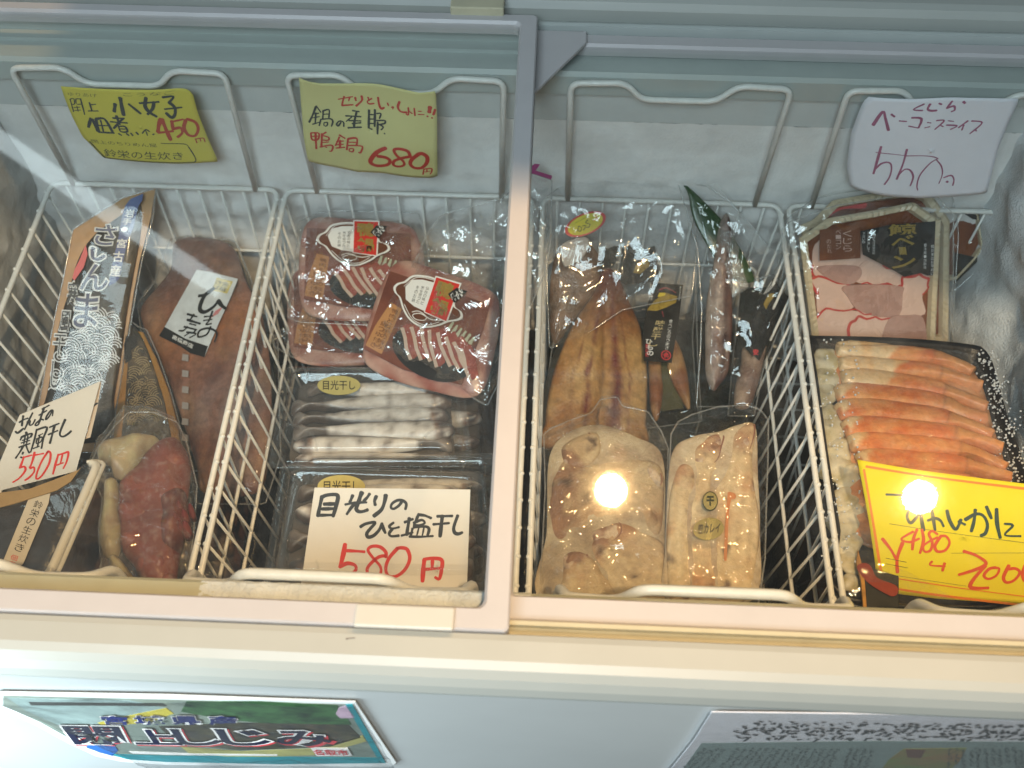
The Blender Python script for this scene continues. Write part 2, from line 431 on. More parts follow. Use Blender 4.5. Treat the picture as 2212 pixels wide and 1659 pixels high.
# ------------------------------------------------------------------ the chest freezer
M_body = mat('white_enamel', (0.42, 0.455, 0.46), 0.32, 0.05, 9, bump=0.05, bump_scale=25)
M_rim = mat('cream_moulding', (0.40, 0.42, 0.39), 0.38, 0.06, 14)
M_frame = mat('lid_frame_plastic', (0.47, 0.46, 0.46), 0.36, 0.06, 30)
M_cream = mat('cream_plastic', (0.50, 0.47, 0.33), 0.4, 0.12, 40)
M_liner = mat('frosted_liner', (0.55, 0.55, 0.53), 0.7, 0.3, 22, bump=0.5, bump_scale=160)
M_breaker = mat('grey_trim_strip', (0.60, 0.63, 0.62), 0.5, 0.12, 18)
M_frost = mat('frost', (0.80, 0.82, 0.83), 0.85, 0.22, 35, bump=0.9, bump_scale=420)
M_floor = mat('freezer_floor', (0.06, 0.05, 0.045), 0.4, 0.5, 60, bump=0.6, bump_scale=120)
M_wire = mat('white_coated_wire', (0.80, 0.79, 0.75), 0.33, 0.12, 90)
M_glass = clear('lid_glass', f0=0.035, haze=0.003, rough=0.022, frost=0.022, frost_scale=9, tint=(0.97, 0.985, 0.975), haze_col=(0.75, 0.82, 0.85), gloss2=0.016, rough2=0.09)

XL, XR = -0.70, 0.68           # outer ends
IX0, IX1 = -0.605, 0.56        # inside
fz = thing('chest_freezer', 'white chest freezer with two sliding glass lids', 'freezer', loc=(0, 0, 0))
def prism(profile, x0, x1, mb=None):
    """profile in (y, z), drawn along x"""
    mb = mb or MB(); n = len(profile)
    V = [(x0, y, z) for y, z in profile] + [(x1, y, z) for y, z in profile]
    F = [(i, (i + 1) % n, n + (i + 1) % n, n + i) for i in range(n)] + [tuple(range(n - 1, -1, -1)), tuple(range(n, 2 * n))]
    return mb.add(V, F)
# front moulding: flat top, rolled nose, undercut
prism([(0.214, 0.82), (0.214, 0.855), (0.2115, 0.8615), (0.207, 0.863), (0.1935, 0.863), (0.188, 0.8605), (0.1835, 0.8545), (0.1805, 0.845), (0.1795, 0.832), (0.1812, 0.8225), (0.187, 0.819)], XL, XR).build('front_moulding', M_rim, fz, smooth=False)
MB().box(XL + 0.006, XR - 0.006, 0.188, 0.215, 0.02, 0.8185).build('front_panel', M_body, fz, smooth=False)
# lid rails, front: a high step and a low step
prism([(0.2145, 0.80), (0.2145, 0.8485), (0.2165, 0.8495), (0.2185, 0.8485), (0.2185, 0.844), (0.2225, 0.844), (0.2225, 0.8495), (0.2255, 0.8495), (0.2262, 0.8275), (0.2515, 0.8270), (0.2545, 0.8240), (0.2550, 0.80)], XL, XR).build('front_rail', M_cream, fz, smooth=False)
# rails, back
prism([(0.799, 0.80), (0.7985, 0.823), (0.8015, 0.8275), (0.812, 0.8278), (0.8125, 0.8245), (0.829, 0.8245), (0.8295, 0.828), (0.843, 0.828), (0.844, 0.8485), (0.8475, 0.8495), (0.851, 0.8485), (0.8515, 0.8440), (0.8560, 0.8440), (0.8565, 0.80)], XL, XR).build('back_rail', mat('back_rail_plastic', (0.44, 0.48, 0.46), 0.42, 0.08, 20), fz, smooth=False)
prism([(0.857, 0.79), (0.857, 0.858), (0.861, 0.865), (0.868, 0.8675), (0.915, 0.8675), (0.918, 0.862), (0.93, 0.862), (0.934, 0.8675), (1.02, 0.8675), (1.02, 0.79)], XL, XR).build('back_moulding', M_rim, fz, smooth=False)
MB().box(XL, XL + 0.07, 0.2147, 0.8568, 0.79, 0.826).build('end_moulding', M_rim, fz, smooth=False)
MB().box(XR - 0.07, XR, 0.2147, 0.8568, 0.79, 0.826).build('end_moulding', M_rim, fz, smooth=False)
# inner walls
def wallgrid(name, f, nu, nv, m):
    V = [f(i / nu, j / nv) for j in range(nv + 1) for i in range(nu + 1)]
    F = [(j * (nu + 1) + i, j * (nu + 1) + i + 1, (j + 1) * (nu + 1) + i + 1, (j + 1) * (nu + 1) + i) for j in range(nv) for i in range(nu)]
    return obj(name, mesh(V, F, name), m, fz)
MB().box(IX0, IX1, 0.808, 0.83, 0.757, 0.7985).build('trim_strip', M_breaker, fz, smooth=False)
def backw(u, v):
    x = IX0 + (IX1 - IX0) * u; z = 0.33 + 0.426 * v
    rime = max(0.0, (0.712 + 0.02 * fbm(x * 5, 3) - z)) * 0.16
    return (x, 0.8095 - min(0.014, rime) * (0.5 + 0.8 * abs(fbm(x * 14, z * 14, 1))) - 0.0015 * abs(fbm(x * 60, z * 60, 2)), z)
wallgrid('back_liner', backw, 220, 80, mat('back_liner_frost', (0.86, 0.85, 0.83), 0.8, 0.16, 26, bump=0.25, bump_scale=300))
def leftw(u, v):
    y = 0.27 + 0.545 * u; z = 0.33 + 0.47 * v
    return (IX0 + 0.010 * abs(fbm(y * 11, z * 11, 5)) + 0.0015 * fbm(y * 70, z * 70, 2), y, z)
wallgrid('left_liner', leftw, 90, 80, M_liner)
def rightw(u, v):
    y = 0.27 + 0.545 * u; z = 0.33 + 0.47 * v
    return (0.545 - 0.045 * (u ** 1.5) - 0.02 * fbm(y * 7, z * 7, 9) - 0.0012 * fbm(y * 90, z * 90, 2), y, z)
wallgrid('right_liner', rightw, 90, 80, M_frost)
MB().box(IX0, IX1, 0.240, 0.2535, 0.33, 0.7995).build('front_liner', M_liner, fz, smooth=False)
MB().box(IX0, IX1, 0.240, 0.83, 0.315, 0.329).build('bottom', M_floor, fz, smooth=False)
# rime along the front ledge
def rimef(u, v):
    x = -0.235 + 0.235 * u; t = v
    y = 0.2385 + 0.0175 * t
    hgt = 0.8272 + (0.0015 + 0.006 * max(0, fbm(x * 30, 0.3))) * math.sin(math.pi * min(1, t * 1.05)) * min(1, 2.5 * u, 2.5 * (1 - u)) + 0.0009 * fbm(x * 160, t * 9, 4)
    return (x, y, hgt - (0.006 * max(0, t - 0.8) * 5))
wallgrid('ledge_rime', rimef, 200, 14, M_frost)
# a pair of moulded stops that keep the lids on their rails
MB().box(-0.100, -0.047, 0.835, 0.858, 0.862, 0.874).build('lid_stop', M_cream, fz, smooth=False, bevel=0.0015)
MB().box(-0.1150, -0.0495, 0.2105, 0.2262, 0.8652, 0.8690).build('lid_stop', mat('cream_stop', (0.52, 0.52, 0.47), 0.4, 0.05, 30), fz, smooth=False, bevel=0.0015)

def lid(name, x0, x1, y0, y1, z0, z1, wl, wr, wf, wb, rin):
    g = bpy.data.objects.new(name, None); COL.objects.link(g); g.parent = fz
    k = 6
    o0 = rrect(x0, x1, y0, y1, 0.004, k); i0 = rrect(x0 + wl, x1 - wr, y0 + wf, y1 - wb, rin, k); i1 = rrect(x0 + wl - 0.002, x1 - wr + 0.002, y0 + wf - 0.002, y1 - wb + 0.002, rin, k)
    o1 = rrect(x0 + 0.0012, x1 - 0.0012, y0 + 0.0012, y1 - 0.0012, 0.004, k)
    R = [[(*p, z0) for p in i0], [(*p, z0) for p in o0], [(*p, z1 - 0.0012) for p in o0], [(*p, z1) for p in o1], [(*p, z1) for p in i1], [(*p, z1 - 0.003) for p in i0], [(*p, z0) for p in i0]]
    V, F = loft(R, cap_top=False)
    obj('frame', mesh(V, F, 'frame', None, False), M_frame, g)
    gz = (z0 + z1) / 2
    MB().box(x0 + wl - 0.003, x1 - wr + 0.003, y0 + wf - 0.003, y1 - wb + 0.003, gz - 0.002, gz + 0.002).build('pane', M_glass, g, smooth=False)
    return g
lidL = lid('sliding_lid', -0.665, -0.0135, 0.2125, 0.8385, 0.8505, 0.8650, 0.016, 0.0175, 0.0165, 0.0125, 0.006)
lidR = lid('sliding_lid', -0.0290, 0.645, 0.2285, 0.8405, 0.8285, 0.8420, 0.016, 0.016, 0.0185, 0.0160, 0.004)
# corner grip on the lower lid
gp = [(-0.0125, 0.8375), (0.0400, 0.8230), (-0.0125, 0.735)]
gp = [(-0.0285, 0.8385), (0.036, 0.8385), (0.036, 0.8225), (-0.0200, 0.7380), (-0.0285, 0.7380)]
sheet(gp, 0.8422, 0.8472).build('corner_grip', M_frame, lidR, smooth=False, bevel=0.0012)

# the board that hangs over the back of the freezer (it shades the back half and mirrors in the glass)
sh = MB().box(-0.27, 1.0, 0.716, 1.06, 1.258, 1.276).build('overhead_shelf', mat('shelf_board', (0.34, 0.36, 0.36), 0.6, 0.15, 12), None, smooth=False, bevel=0.002)
tag(sh, 'grey shelf board fixed above the back of the freezer', 'shelf')

# ------------------------------------------------------------------ wire baskets
def arc_path(P, r, k=4):
    """round the corners of an open path"""
    P = [Vector(p) for p in P]; out = [P[0]]
    for i in range(1, len(P) - 1):
        a, b, c = P[i - 1], P[i], P[i + 1]
        rr = min(r, (a - b).length * 0.45, (c - b).length * 0.45)
        p, q = b + (a - b).normalized() * rr, b + (c - b).normalized() * rr
        for j in range(k + 1):
            t = j / k; out.append(p * (1 - t) ** 2 + b * 2 * t * (1 - t) + q * t * t)
    out.append(P[-1]); return out
ZR, YF, YB = 0.655, 0.280, 0.7905
def basket(x0, x1, label):
    b = thing('wire_basket', label, 'basket', loc=((x0 + x1) / 2, (YF + YB) / 2, 0.40), group='white wire baskets hanging in the freezer')
    cx0 = (x0 + x1) / 2; cy0 = (YF + YB) / 2; hw = (x1 - x0) / 2; hl = (YB - YF) / 2
    zr = ZR - 0.40
    rim = MB().tube(rrect(-hw, hw, -hl, hl, 0.012, 4, zr), 0.0030, 8, True)
    wires = MB(); ins = 0.016
    def side(p, q):                                     # p on the rim, q at the bottom edge
        wires.tube([p, q], 0.00145, 6)
    ny = 18
    for i in range(ny):
        y = -hl + 0.016 + (2 * hl - 0.032) * i / (ny - 1); yb = y * 0.95
        for s in (-1, 1):
            side((s * hw, y, zr), (s * (hw - ins), yb, 0.0))
            rim.ball((s * (hw + 0.0012), y, zr + 0.001), 0.0028, 7, 5)
    nx = 10
    for i in range(nx):
        x = -hw + 0.016 + (2 * hw - 0.032) * i / (nx - 1); xb = x * 0.95
        for s in (-1, 1):
            side((x, s * hl, zr), (xb, s * (hl - ins), 0.0))
        wires.tube([(xb, -hl + ins, 0), (xb, hl - ins, 0)], 0.0014, 5)
    for q in (0.40,):
        k = q
        wires.tube(rrect(-hw + ins * k, hw - ins * k, -hl + ins * k, hl - ins * k, 0.012, 3, zr * (1 - k)), 0.0021, 6, True)
    wires.tube(rrect(-hw + ins, hw - ins, -hl + ins, hl - ins, 0.012, 3, 0), 0.0026, 6, True)
    for i in range(12):
        y = -hl + ins + (2 * hl - 2 * ins) * (i + 0.5) / 12
        wires.tube([(-hw + ins, y, 0.001), (hw - ins, y, 0.001)], 0.0014, 5)
    rim.build('rim', M_wire, b); wires.build('wire_mesh', M_wire, b)
    # back hoop with its dipped middle, front hoop with its raised middle
    w = 0.110; zt = 0.822 - 0.40
    P = [(-w + 0.004, hl - 0.001, zr), (-w, hl + 0.002, zt - 0.002), (-w * 0.50, hl + 0.002, zt), (-w * 0.34, hl + 0.0025, zt - 0.021), (w * 0.34, hl + 0.0025, zt - 0.021), (w * 0.52, hl + 0.002, zt), (w, hl + 0.002, zt - 0.002), (w - 0.004, hl - 0.001, zr)]
    MB().tube(arc_path(P, 0.011, 5), 0.0033, 8).build('handle', M_wire, b)
    yf = 0.2615 - cy0; zf = 0.811 - 0.40
    P = [(-w, -hl, zr), (-w, -hl + 0.004, zf - 0.05), (-w * 0.95, yf + 0.004, zf - 0.022), (-w * 0.62, yf, zf - 0.014), (-w * 0.48, yf, zf + 0.0115), (w * 0.46, yf, zf + 0.0115), (w * 0.62, yf, zf - 0.014), (w * 0.95, yf + 0.004, zf - 0.022), (w, -hl + 0.004, zf - 0.05), (w, -hl, zr)]
    MB().tube(arc_path(P, 0.010, 5), 0.0042, 8).build('handle', M_wire, b)
    return b
basket(-0.571, -0.3065, 'white wire basket at the far left holding the long saury packs and octopus')
basket(-0.297, -0.0140, 'white wire basket holding the duck packs and clear fish trays')
basket(-0.0020, 0.2660, 'white wire basket holding opened dried fish and pale flatfish')
basket(0.2760, 0.5400, 'white wire basket at the far right holding the crab tray')

sc_ = MB(); q0, q1 = at_z(748, 1380, 0.8634), at_z(766, 1378, 0.8634)
stroke(sc_, [(q0.x, q0.y), ((q0.x + q1.x) / 2, q0.y + 0.0006), (q1.x, q1.y)], 0.0009, 0.86325)
sc_.build('scuff_stripe', mat('scuff_grey', (0.16, 0.15, 0.14), 0.7, 0.2, 90), fz, smooth=False)
# ------------------------------------------------------------------ handwritten price cards
M_black = mat('black_marker', (0.02, 0.02, 0.02), 0.55, 0.2, 200)
M_dgrey = mat('dark_marker', (0.05, 0.055, 0.05), 0.6, 0.2, 200)
M_red = mat('red_marker', (0.70, 0.035, 0.03), 0.55, 0.15, 200)
M_pink = mat('faded_red_marker', (0.42, 0.14, 0.24), 0.6, 0.3, 150)
M_pen = mat('thin_black_pen', (0.06, 0.06, 0.03), 0.6, 0.1, 200)
def paper(name, col): return mat(name, col, 0.75, 0.05, 25, bump=0.06, bump_scale=250)
def card(label, pl, cr, outline, m, bend=None, th=0.0004, name='price_card'):
    t = thing(name, label, 'price card', pl)
    P = resample([pl.L(cr(*p)) for p in outline], 96) if bend else [pl.L(cr(*p)) for p in outline]
    P = [(p[0], p[1]) for p in P]
    if bend:                                            # fill with a fan of rings so that the sheet can curve
        cxa = sum(p[0] for p in P) / len(P); cya = sum(p[1] for p in P) / len(P); n = len(P); V = []; F = []
        A = sum(P[i][0] * P[(i + 1) % n][1] - P[(i + 1) % n][0] * P[i][1] for i in range(n))
        if A < 0: P = P[::-1]
        K = 14
        for k in range(K + 1):
            r = 1 - k / K
            for p in P:
                a, b_ = cxa + (p[0] - cxa) * r, cya + (p[1] - cya) * r; V.append((a, b_, bend(a, b_)))
        for k in range(K):
            for i in range(n):
                j = (i + 1) % n; F.append((k * n + i, k * n + j, (k + 1) * n + j, (k + 1) * n + i))
        obj('sheet', mesh(V, F, 'sheet'), m, t, solid=th)
    else:
        sheet(P, -th, 0).build('sheet', m, t, smooth=False)
    return t
INKH = 0.00025

# --- 580 card
pl = plane((*K4(180, 80), 0.705), (*K4(2160, 105), 0.705), (*K4(2115, 1385), 0.655))
c = card('white price card reading 580 yen in red under black writing, on a clear fish tray', pl, K4, [(180, 80), (2160, 105), (2115, 1400), (1100, 1410), (-5, 1400)], paper('white_card', (0.78, 0.74, 0.68)))
writing('black_lettering', pl, K4, [
 (50, [(275, 195), (245, 330), (222, 440)]), (52, [(270, 205), (330, 178), (440, 168), (478, 200), (450, 330), (415, 445)]), (50, [(300, 290), (455, 287)]), (46, [(270, 352), (440, 347)]), (40, [(235, 432), (420, 428)]),
 (42, [(665, 180), (630, 265)]), (58, [(780, 145), (755, 210), (740, 275)]), (40, [(880, 160), (845, 210), (800, 255)]), (34, [(570, 295), (700, 272), (842, 268)]), (42, [(700, 280), (650, 330), (590, 418)]), (48, [(735, 280), (710, 350), (745, 385), (800, 382), (855, 362)]),
 (44, [(965, 190), (943, 250), (952, 300)]), (52, [(1085, 178), (1070, 260), (1030, 360), (935, 440)]),
 (38, [(1285, 265), (1250, 310), (1190, 348), (1152, 335), (1165, 285), (1230, 243), (1300, 245), (1345, 285), (1335, 355)]),
 (44, [(765, 578), (830, 540), (950, 522), (890, 600), (845, 660), (860, 708), (930, 690), (1000, 620), (1035, 540)]), (44, [(1035, 535), (1055, 600), (1080, 655)]),
 (34, [(1185, 525), (1130, 570), (1165, 600), (1255, 582)]), (38, [(1170, 605), (1130, 660), (1155, 697), (1250, 690)]),
 (34, [(1325, 520), (1430, 480)]), (44, [(1385, 470), (1350, 680)]), (32, [(1285, 690), (1430, 650)]), (40, [(1505, 415), (1465, 505)]), (38, [(1500, 425), (1580, 435), (1660, 468)]),
 (34, [(1440, 530), (1540, 492), (1580, 530), (1510, 560), (1440, 555)]), (32, [(1425, 600), (1405, 690)]), (40, [(1440, 582), (1590, 575), (1635, 610), (1615, 690)]), (24, [(1505, 590), (1480, 690)]), (24, [(1570, 590), (1550, 690)]), (32, [(1385, 702), (1530, 705), (1685, 695)]),
 (36, [(1740, 445), (1930, 440)]), (32, [(1690, 547), (1890, 532)]), (52, [(1805, 440), (1790, 560), (1775, 700)]), (46, [(2000, 435), (1950, 580), (1960, 650), (2005, 668), (2058, 650)]),
], M_black, c, INKH, taper=0.1)
writing('red_lettering', pl, K4, [
 (60, [(568, 800), (545, 930), (505, 1090)]), (40, [(575, 882), (680, 885), (815, 895)]), (48, [(520, 1075), (600, 1042), (690, 1065), (705, 1125), (625, 1215)]),
 (42, [(1085, 962), (1085, 900), (1010, 832), (905, 828), (860, 880), (930, 980), (1015, 1080), (1020, 1165), (950, 1225), (870, 1195), (850, 1110), (915, 1025), (1000, 960), (1080, 945)]),
 (46, [(1235, 850), (1125, 980), (1085, 1110), (1120, 1200), (1220, 1205), (1330, 1120), (1390, 985), (1360, 870), (1290, 845), (1230, 852)]),
 (58, [(1575, 1000), (1562, 1120), (1552, 1270)]), (48, [(1570, 992), (1680, 978), (1795, 1000), (1795, 1120), (1765, 1238), (1715, 1220)]), (46, [(1680, 990), (1675, 1100)]), (38, [(1585, 1118), (1775, 1105)]),
], M_red, c, INKH, taper=0.1)

# --- saury card, folded
pl = plane((*K3(290, 530), 0.700), (*K3(1480, 35), 0.700), (*K3(1120, 1360), 0.640))
c = card('folded white price card reading 550 yen, leaning on the long saury packs', pl, K3, [(290, 530), (1480, 35), (1120, 1360), (0, 1645), (-170, 1690), (0, 1225)], paper('grey_white_card', (0.66, 0.63, 0.57)))
writing('black_lettering', pl, K3, [
 (26, [(285, 638), (350, 600), (410, 578)]), (32, [(342, 545), (330, 620), (322, 690)]), (34, [(230, 775), (262, 795), (345, 728)]),
 (28, [(480, 500), (420, 620), (362, 745)]), (28, [(400, 640), (440, 618), (435, 680), (480, 668), (518, 600)]),
 (28, [(650, 425), (610, 540), (590, 600), (535, 650), (518, 685), (560, 675), (600, 600), (640, 605)]), (24, [(620, 445), (725, 388)]), (24, [(575, 535), (690, 465)]), (26, [(768, 475), (720, 560), (675, 600), (690, 545), (745, 470), (780, 465), (772, 545)]),
 (40, [(385, 785), (392, 820)]), (28, [(322, 850), (300, 900)]), (32, [(330, 852), (400, 822), (470, 805), (452, 855)]), (20, [(330, 905), (440, 865)]), (20, [(312, 945), (440, 905)]), (24, [(370, 850), (350, 960)]), (24, [(412, 840), (392, 950)]), (28, [(280, 1008), (440, 952)]), (28, [(350, 980), (290, 1080), (230, 1168)]), (28, [(380, 965), (405, 1040), (432, 1088)]), (30, [(340, 1080), (330, 1108)]), (30, [(308, 1150), (322, 1162)]),
 (28, [(540, 742), (505, 900), (450, 1080)]), (32, [(540, 752), (690, 712), (640, 870), (610, 1022)]), (18, [(565, 835), (630, 805)]), (22, [(540, 885), (620, 855), (600, 925), (535, 950), (545, 890)]), (24, [(585, 825), (552, 1000)]), (24, [(490, 1025), (540, 1005), (580, 990)]),
 (30, [(730, 712), (870, 655)]), (28, [(712, 822), (850, 762)]), (36, [(802, 690), (770, 820), (735, 948)]), (34, [(960, 600), (900, 740), (882, 825), (930, 850), (1000, 812), (1048, 768)]),
], M_black, c, INKH, taper=0.15)
writing('red_lettering', pl, K3, [
 (32, [(350, 1150), (320, 1240), (290, 1315)]), (26, [(355, 1155), (470, 1122)]), (30, [(300, 1308), (358, 1292), (372, 1350), (285, 1460), (190, 1522)]),
 (32, [(510, 1080), (480, 1200), (440, 1308)]), (26, [(505, 1125), (640, 1098)]), (30, [(445, 1318), (498, 1302), (500, 1370), (430, 1452), (368, 1492)]),
 (30, [(705, 1070), (610, 1220), (540, 1400), (540, 1475), (620, 1420), (720, 1250), (745, 1110), (715, 1065), (690, 1088)]),
 (32, [(860, 1110), (820, 1240), (780, 1402)]), (30, [(862, 1120), (950, 1092), (1008, 1082), (980, 1220), (932, 1318)]), (26, [(922, 1110), (890, 1240)]), (24, [(835, 1270), (930, 1235)]),
], M_red, c, INKH, taper=0.1)
lf = plane((*K3(1480, 40), 0.699), (*K3(1440, 400), 0.684), (*K3(1262, 880), 0.656))
MBq = MB(); Q = [pl.L(K3(*p), -0.004) for p in [(1478, 38), (1490, 60), (1440, 400), (1330, 862), (1258, 885)]]
sheet(Q, -0.0044, -0.004).build('back_leaf', paper('tan_card', (0.62, 0.50, 0.38)), c, smooth=False)
mbl = MB(); stroke(mbl, [pl.L(K3(1375, 395), -0.0038), pl.L(K3(1432, 358), -0.0038)], 0.0022, -0.0038); mbl.build('back_mark', M_black, c, smooth=False)

# --- yellow crab card
pl = plane((*K5(45, 65), 0.705), (*K5(1975, 345), 0.725), (*K5(290, 1585), 0.640))
def bendc(a, b): return 0.0035 * math.sin(a * 26) - 0.004 * math.sin(b * 30)
c = card('bright yellow price card with an orange frame, standing in front of the crab legs', pl, K5, [(45, 65), (700, 172), (1975, 345), (2420, 400), (2500, 1200), (2560, 1790), (1000, 1672), (290, 1585), (240, 1200), (180, 800), (110, 400)], paper('yellow_card', (0.86, 0.70, 0.02)), bendc)
M_orange = mat('orange_print', (0.85, 0.24, 0.02), 0.6, 0.08, 120)
M_gmark = mat('dark_green_marker', (0.03, 0.065, 0.04), 0.55, 0.3, 150)
M_ored = mat('orange_red_marker', (0.78, 0.10, 0.02), 0.55, 0.15, 150)
writing('frame_print', pl, K5, [(27, [(150, 142), (900, 258), (1975, 402), (2330, 448)]), (28, [(122, 180), (220, 760), (290, 1200), (342, 1490)]), (28, [(390, 1532), (1000, 1628), (2330, 1810)]), (26, [(342, 1490), (390, 1532)]), (14, [(380, 1410), (1000, 1506), (1400, 1570), (2300, 1700)])], M_orange, c, INKH, bendc, taper=0)
writing('ruled_lines', pl, K5, [(5, [(410, 790), (1200, 910), (1975, 1022)]), (6, [(370, 1190), (605, 1235)]), (6, [(370, 1255), (620, 1302)]), (4, [(380, 1375), (1300, 1520)]), (4, [(1120, 1130), (1975, 1140)])], M_pen, c, INKH, bendc, taper=0)
writing('dark_lettering', pl, K5, [
 (24, [(375, 458), (640, 465), (900, 482), (965, 500)]), (44, [(752, 560), (770, 700), (800, 865)]), (36, [(740, 615), (660, 605), (612, 700), (650, 780), (715, 720), (760, 640)]),
 (40, [(888, 600), (910, 720), (932, 860)]), (34, [(848, 752), (940, 728), (1000, 760), (1030, 820)]), (40, [(1072, 640), (1100, 750), (1165, 855), (1210, 800), (1232, 745)]), (30, [(1205, 765), (1280, 802)]),
 (40, [(1285, 745), (1400, 685), (1490, 702), (1540, 800), (1520, 900), (1465, 932)]), (40, [(1400, 635), (1385, 760), (1352, 880)]), (42, [(1532, 602), (1588, 735)]), (46, [(1650, 630), (1655, 800), (1690, 960)]), (28, [(1742, 800), (1840, 822), (1745, 928), (1930, 945)]),
], M_gmark, c, INKH, bendc, taper=0.1)
writing('red_lettering', pl, K5, [
 (36, [(330, 965), (420, 1080), (490, 1200)]), (40, [(560, 1010), (500, 1190), (505, 1355)]), (28, [(680, 880), (545, 965), (640, 1000), (750, 960)]), (36, [(725, 855), (685, 960), (672, 1088)]), (36, [(780, 855), (800, 980), (760, 1128)]),
 (30, [(960, 910), (900, 872), (862, 910), (900, 1000), (880, 1095), (815, 1110), (800, 1045), (870, 990), (960, 945)]), (34, [(1000, 930), (932, 1040), (960, 1108), (1050, 1095), (1100, 1010), (1060, 935), (995, 930)]),
 (24, [(900, 1225), (882, 1270), (1050, 1282)]), (32, [(1045, 1248), (1022, 1335)]), (40, [(1265, 1110), (1400, 1155), (1520, 1235), (1500, 1285), (1380, 1335), (1212, 1385)]), (44, [(1520, 1285), (1400, 1420), (1345, 1525), (1430, 1548), (1560, 1545)]),
 (34, [(1640, 1305), (1560, 1325), (1505, 1400), (1560, 1440), (1650, 1400), (1680, 1320), (1600, 1310)]), (38, [(1795, 1285), (1735, 1420), (1770, 1485), (1860, 1460), (1925, 1370), (1870, 1322), (1790, 1328)]), (38, [(1985, 1290), (1955, 1400), (1995, 1480), (2090, 1455), (2150, 1360), (2080, 1312), (1990, 1330)]),
], M_ored, c, INKH, bendc, taper=0.1)

# --- yellow note hanging at the back left
def hang(cr, p0, p1, p2, y0, y1): return Pl(at_y(*cr(*p0), y0), at_y(*cr(*p1), y0), at_y(*cr(*p2), y1))
pl = hang(K1, (35, 60), (1680, 95), (620, 1020), 0.7865, 0.778)
aw = pl.L(K1(1700, 100))[0]
def bend1(a, b): return -0.018 * max(0, (a - aw * 0.72) / aw) ** 1.5 + 0.004 * math.sin(a / aw * 3.0)
c = card('mustard yellow note with black writing and red 450, taped to the leftmost basket handle', pl, K1, [(35, 60), (900, 72), (1650, 95), (1760, 130), (1815, 210), (1880, 450), (2000, 760), (2152, 1112), (1300, 1060), (620, 1018), (440, 840), (330, 740), (180, 450), (100, 250)], paper('mustard_note', (0.64, 0.55, 0.07)), bend1)
writing('black_lettering', pl, K1, [
 (16, [(165, 230), (190, 320), (212, 400)]), (14, [(168, 228), (215, 220), (226, 290), (188, 296)]), (20, [(310, 215), (340, 330), (365, 430)]), (13, [(245, 220), (315, 214)]), (13, [(245, 222), (255, 290), (312, 288)]), (11, [(218, 342), (300, 332)]), (12, [(258, 318), (275, 392)]), (11, [(225, 382), (310, 370)]),
 (22, [(432, 260), (465, 370)]), (14, [(442, 290), (520, 280)]), (16, [(415, 377), (552, 370)]), (42, [(785, 268), (772, 370)]), (50, [(855, 185), (872, 280), (900, 415)]), (36, [(972, 268), (1050, 330), (1130, 395)]),
 (48, [(1200, 185), (1190, 300), (1250, 380), (1340, 438)]), (40, [(1305, 245), (1290, 330), (1225, 405)]), (28, [(1115, 255), (1370, 245)]), (30, [(1420, 190), (1560, 192), (1500, 268)]), (42, [(1510, 268), (1580, 340), (1582, 430), (1540, 465), (1470, 402)]), (26, [(1450, 347), (1670, 345)]),
 (40, [(450, 478), (415, 600)]), (36, [(472, 490), (540, 650)]), (36, [(520, 490), (562, 660)]), (36, [(525, 482), (640, 480), (750, 655)]), (24, [(585, 500), (622, 650)]), (26, [(555, 662), (770, 665)]), (18, [(545, 570), (690, 568)]),
 (24, [(752, 460), (908, 460)]), (36, [(802, 432), (842, 540)]), (22, [(722, 512), (950, 522)]), (30, [(890, 462), (765, 600)]), (24, [(830, 562), (860, 640), (950, 638), (918, 572), (842, 570)]), (16, [(850, 605), (930, 605)]), (24, [(832, 670), (868, 690)]), (24, [(940, 668), (968, 690)]), (24, [(1000, 662), (1022, 690)]),
 (26, [(1072, 650), (1098, 675)]), (18, [(1152, 660), (1200, 612), (1250, 640)]), (16, [(1200, 630), (1222, 690)]), (16, [(1292, 680), (1312, 670)]),
], M_dgrey, c, INKH, bend1, taper=0.1)
writing('red_lettering', pl, K1, [
 (50, [(1400, 475), (1372, 560), (1362, 645)]), (32, [(1365, 655), (1560, 645)]), (50, [(1412, 480), (1470, 620), (1528, 755)]), (42, [(1542, 512), (1560, 620)]), (26, [(1545, 520), (1690, 502)]), (36, [(1560, 620), (1655, 612), (1680, 680), (1622, 730)]),
 (40, [(1722, 520), (1702, 620), (1760, 715), (1848, 735), (1885, 650), (1845, 560), (1740, 508)]), (16, [(1852, 782), (1872, 832)]), (16, [(1850, 780), (1950, 780), (1975, 832)]), (14, [(1910, 780), (1922, 818)]),
], mat('dull_red_marker', (0.48, 0.07, 0.03), 0.6, 0.15, 150), c, INKH, bend1, taper=0.1)
writing('pen_frame', pl, K1, [(10, [(1400, 800), (1700, 826), (1762, 870)]), (14, [(1762, 870), (1820, 960), (1862, 1050), (1842, 1080)]), (9, [(1842, 1080), (1200, 1045), (640, 1010)]), (16, [(640, 1010), (430, 800)])], M_pen, c, INKH, bend1, taper=0)
for s_, A_, B_, C_, w_ in (('鈴栄の生炊き', (640, 990), (1700, 1030), (615, 885), 0.0), ('閖上のちりめん屋', (470, 815), (1360, 850), (440, 765), -0.008), ('ゆりあげ', (140, 180), (540, 185), (130, 130), -0.01), ('こうなご', (900, 160), (1590, 160), (890, 112), -0.01)):
    mb = MB(); text(mb, s_, pl.L(K1(*A_)), pl.L(K1(*B_)), pl.L(K1(*C_)), INKH, w_, bend1); mb.build('pen_lettering', M_pen, c, smooth=False)

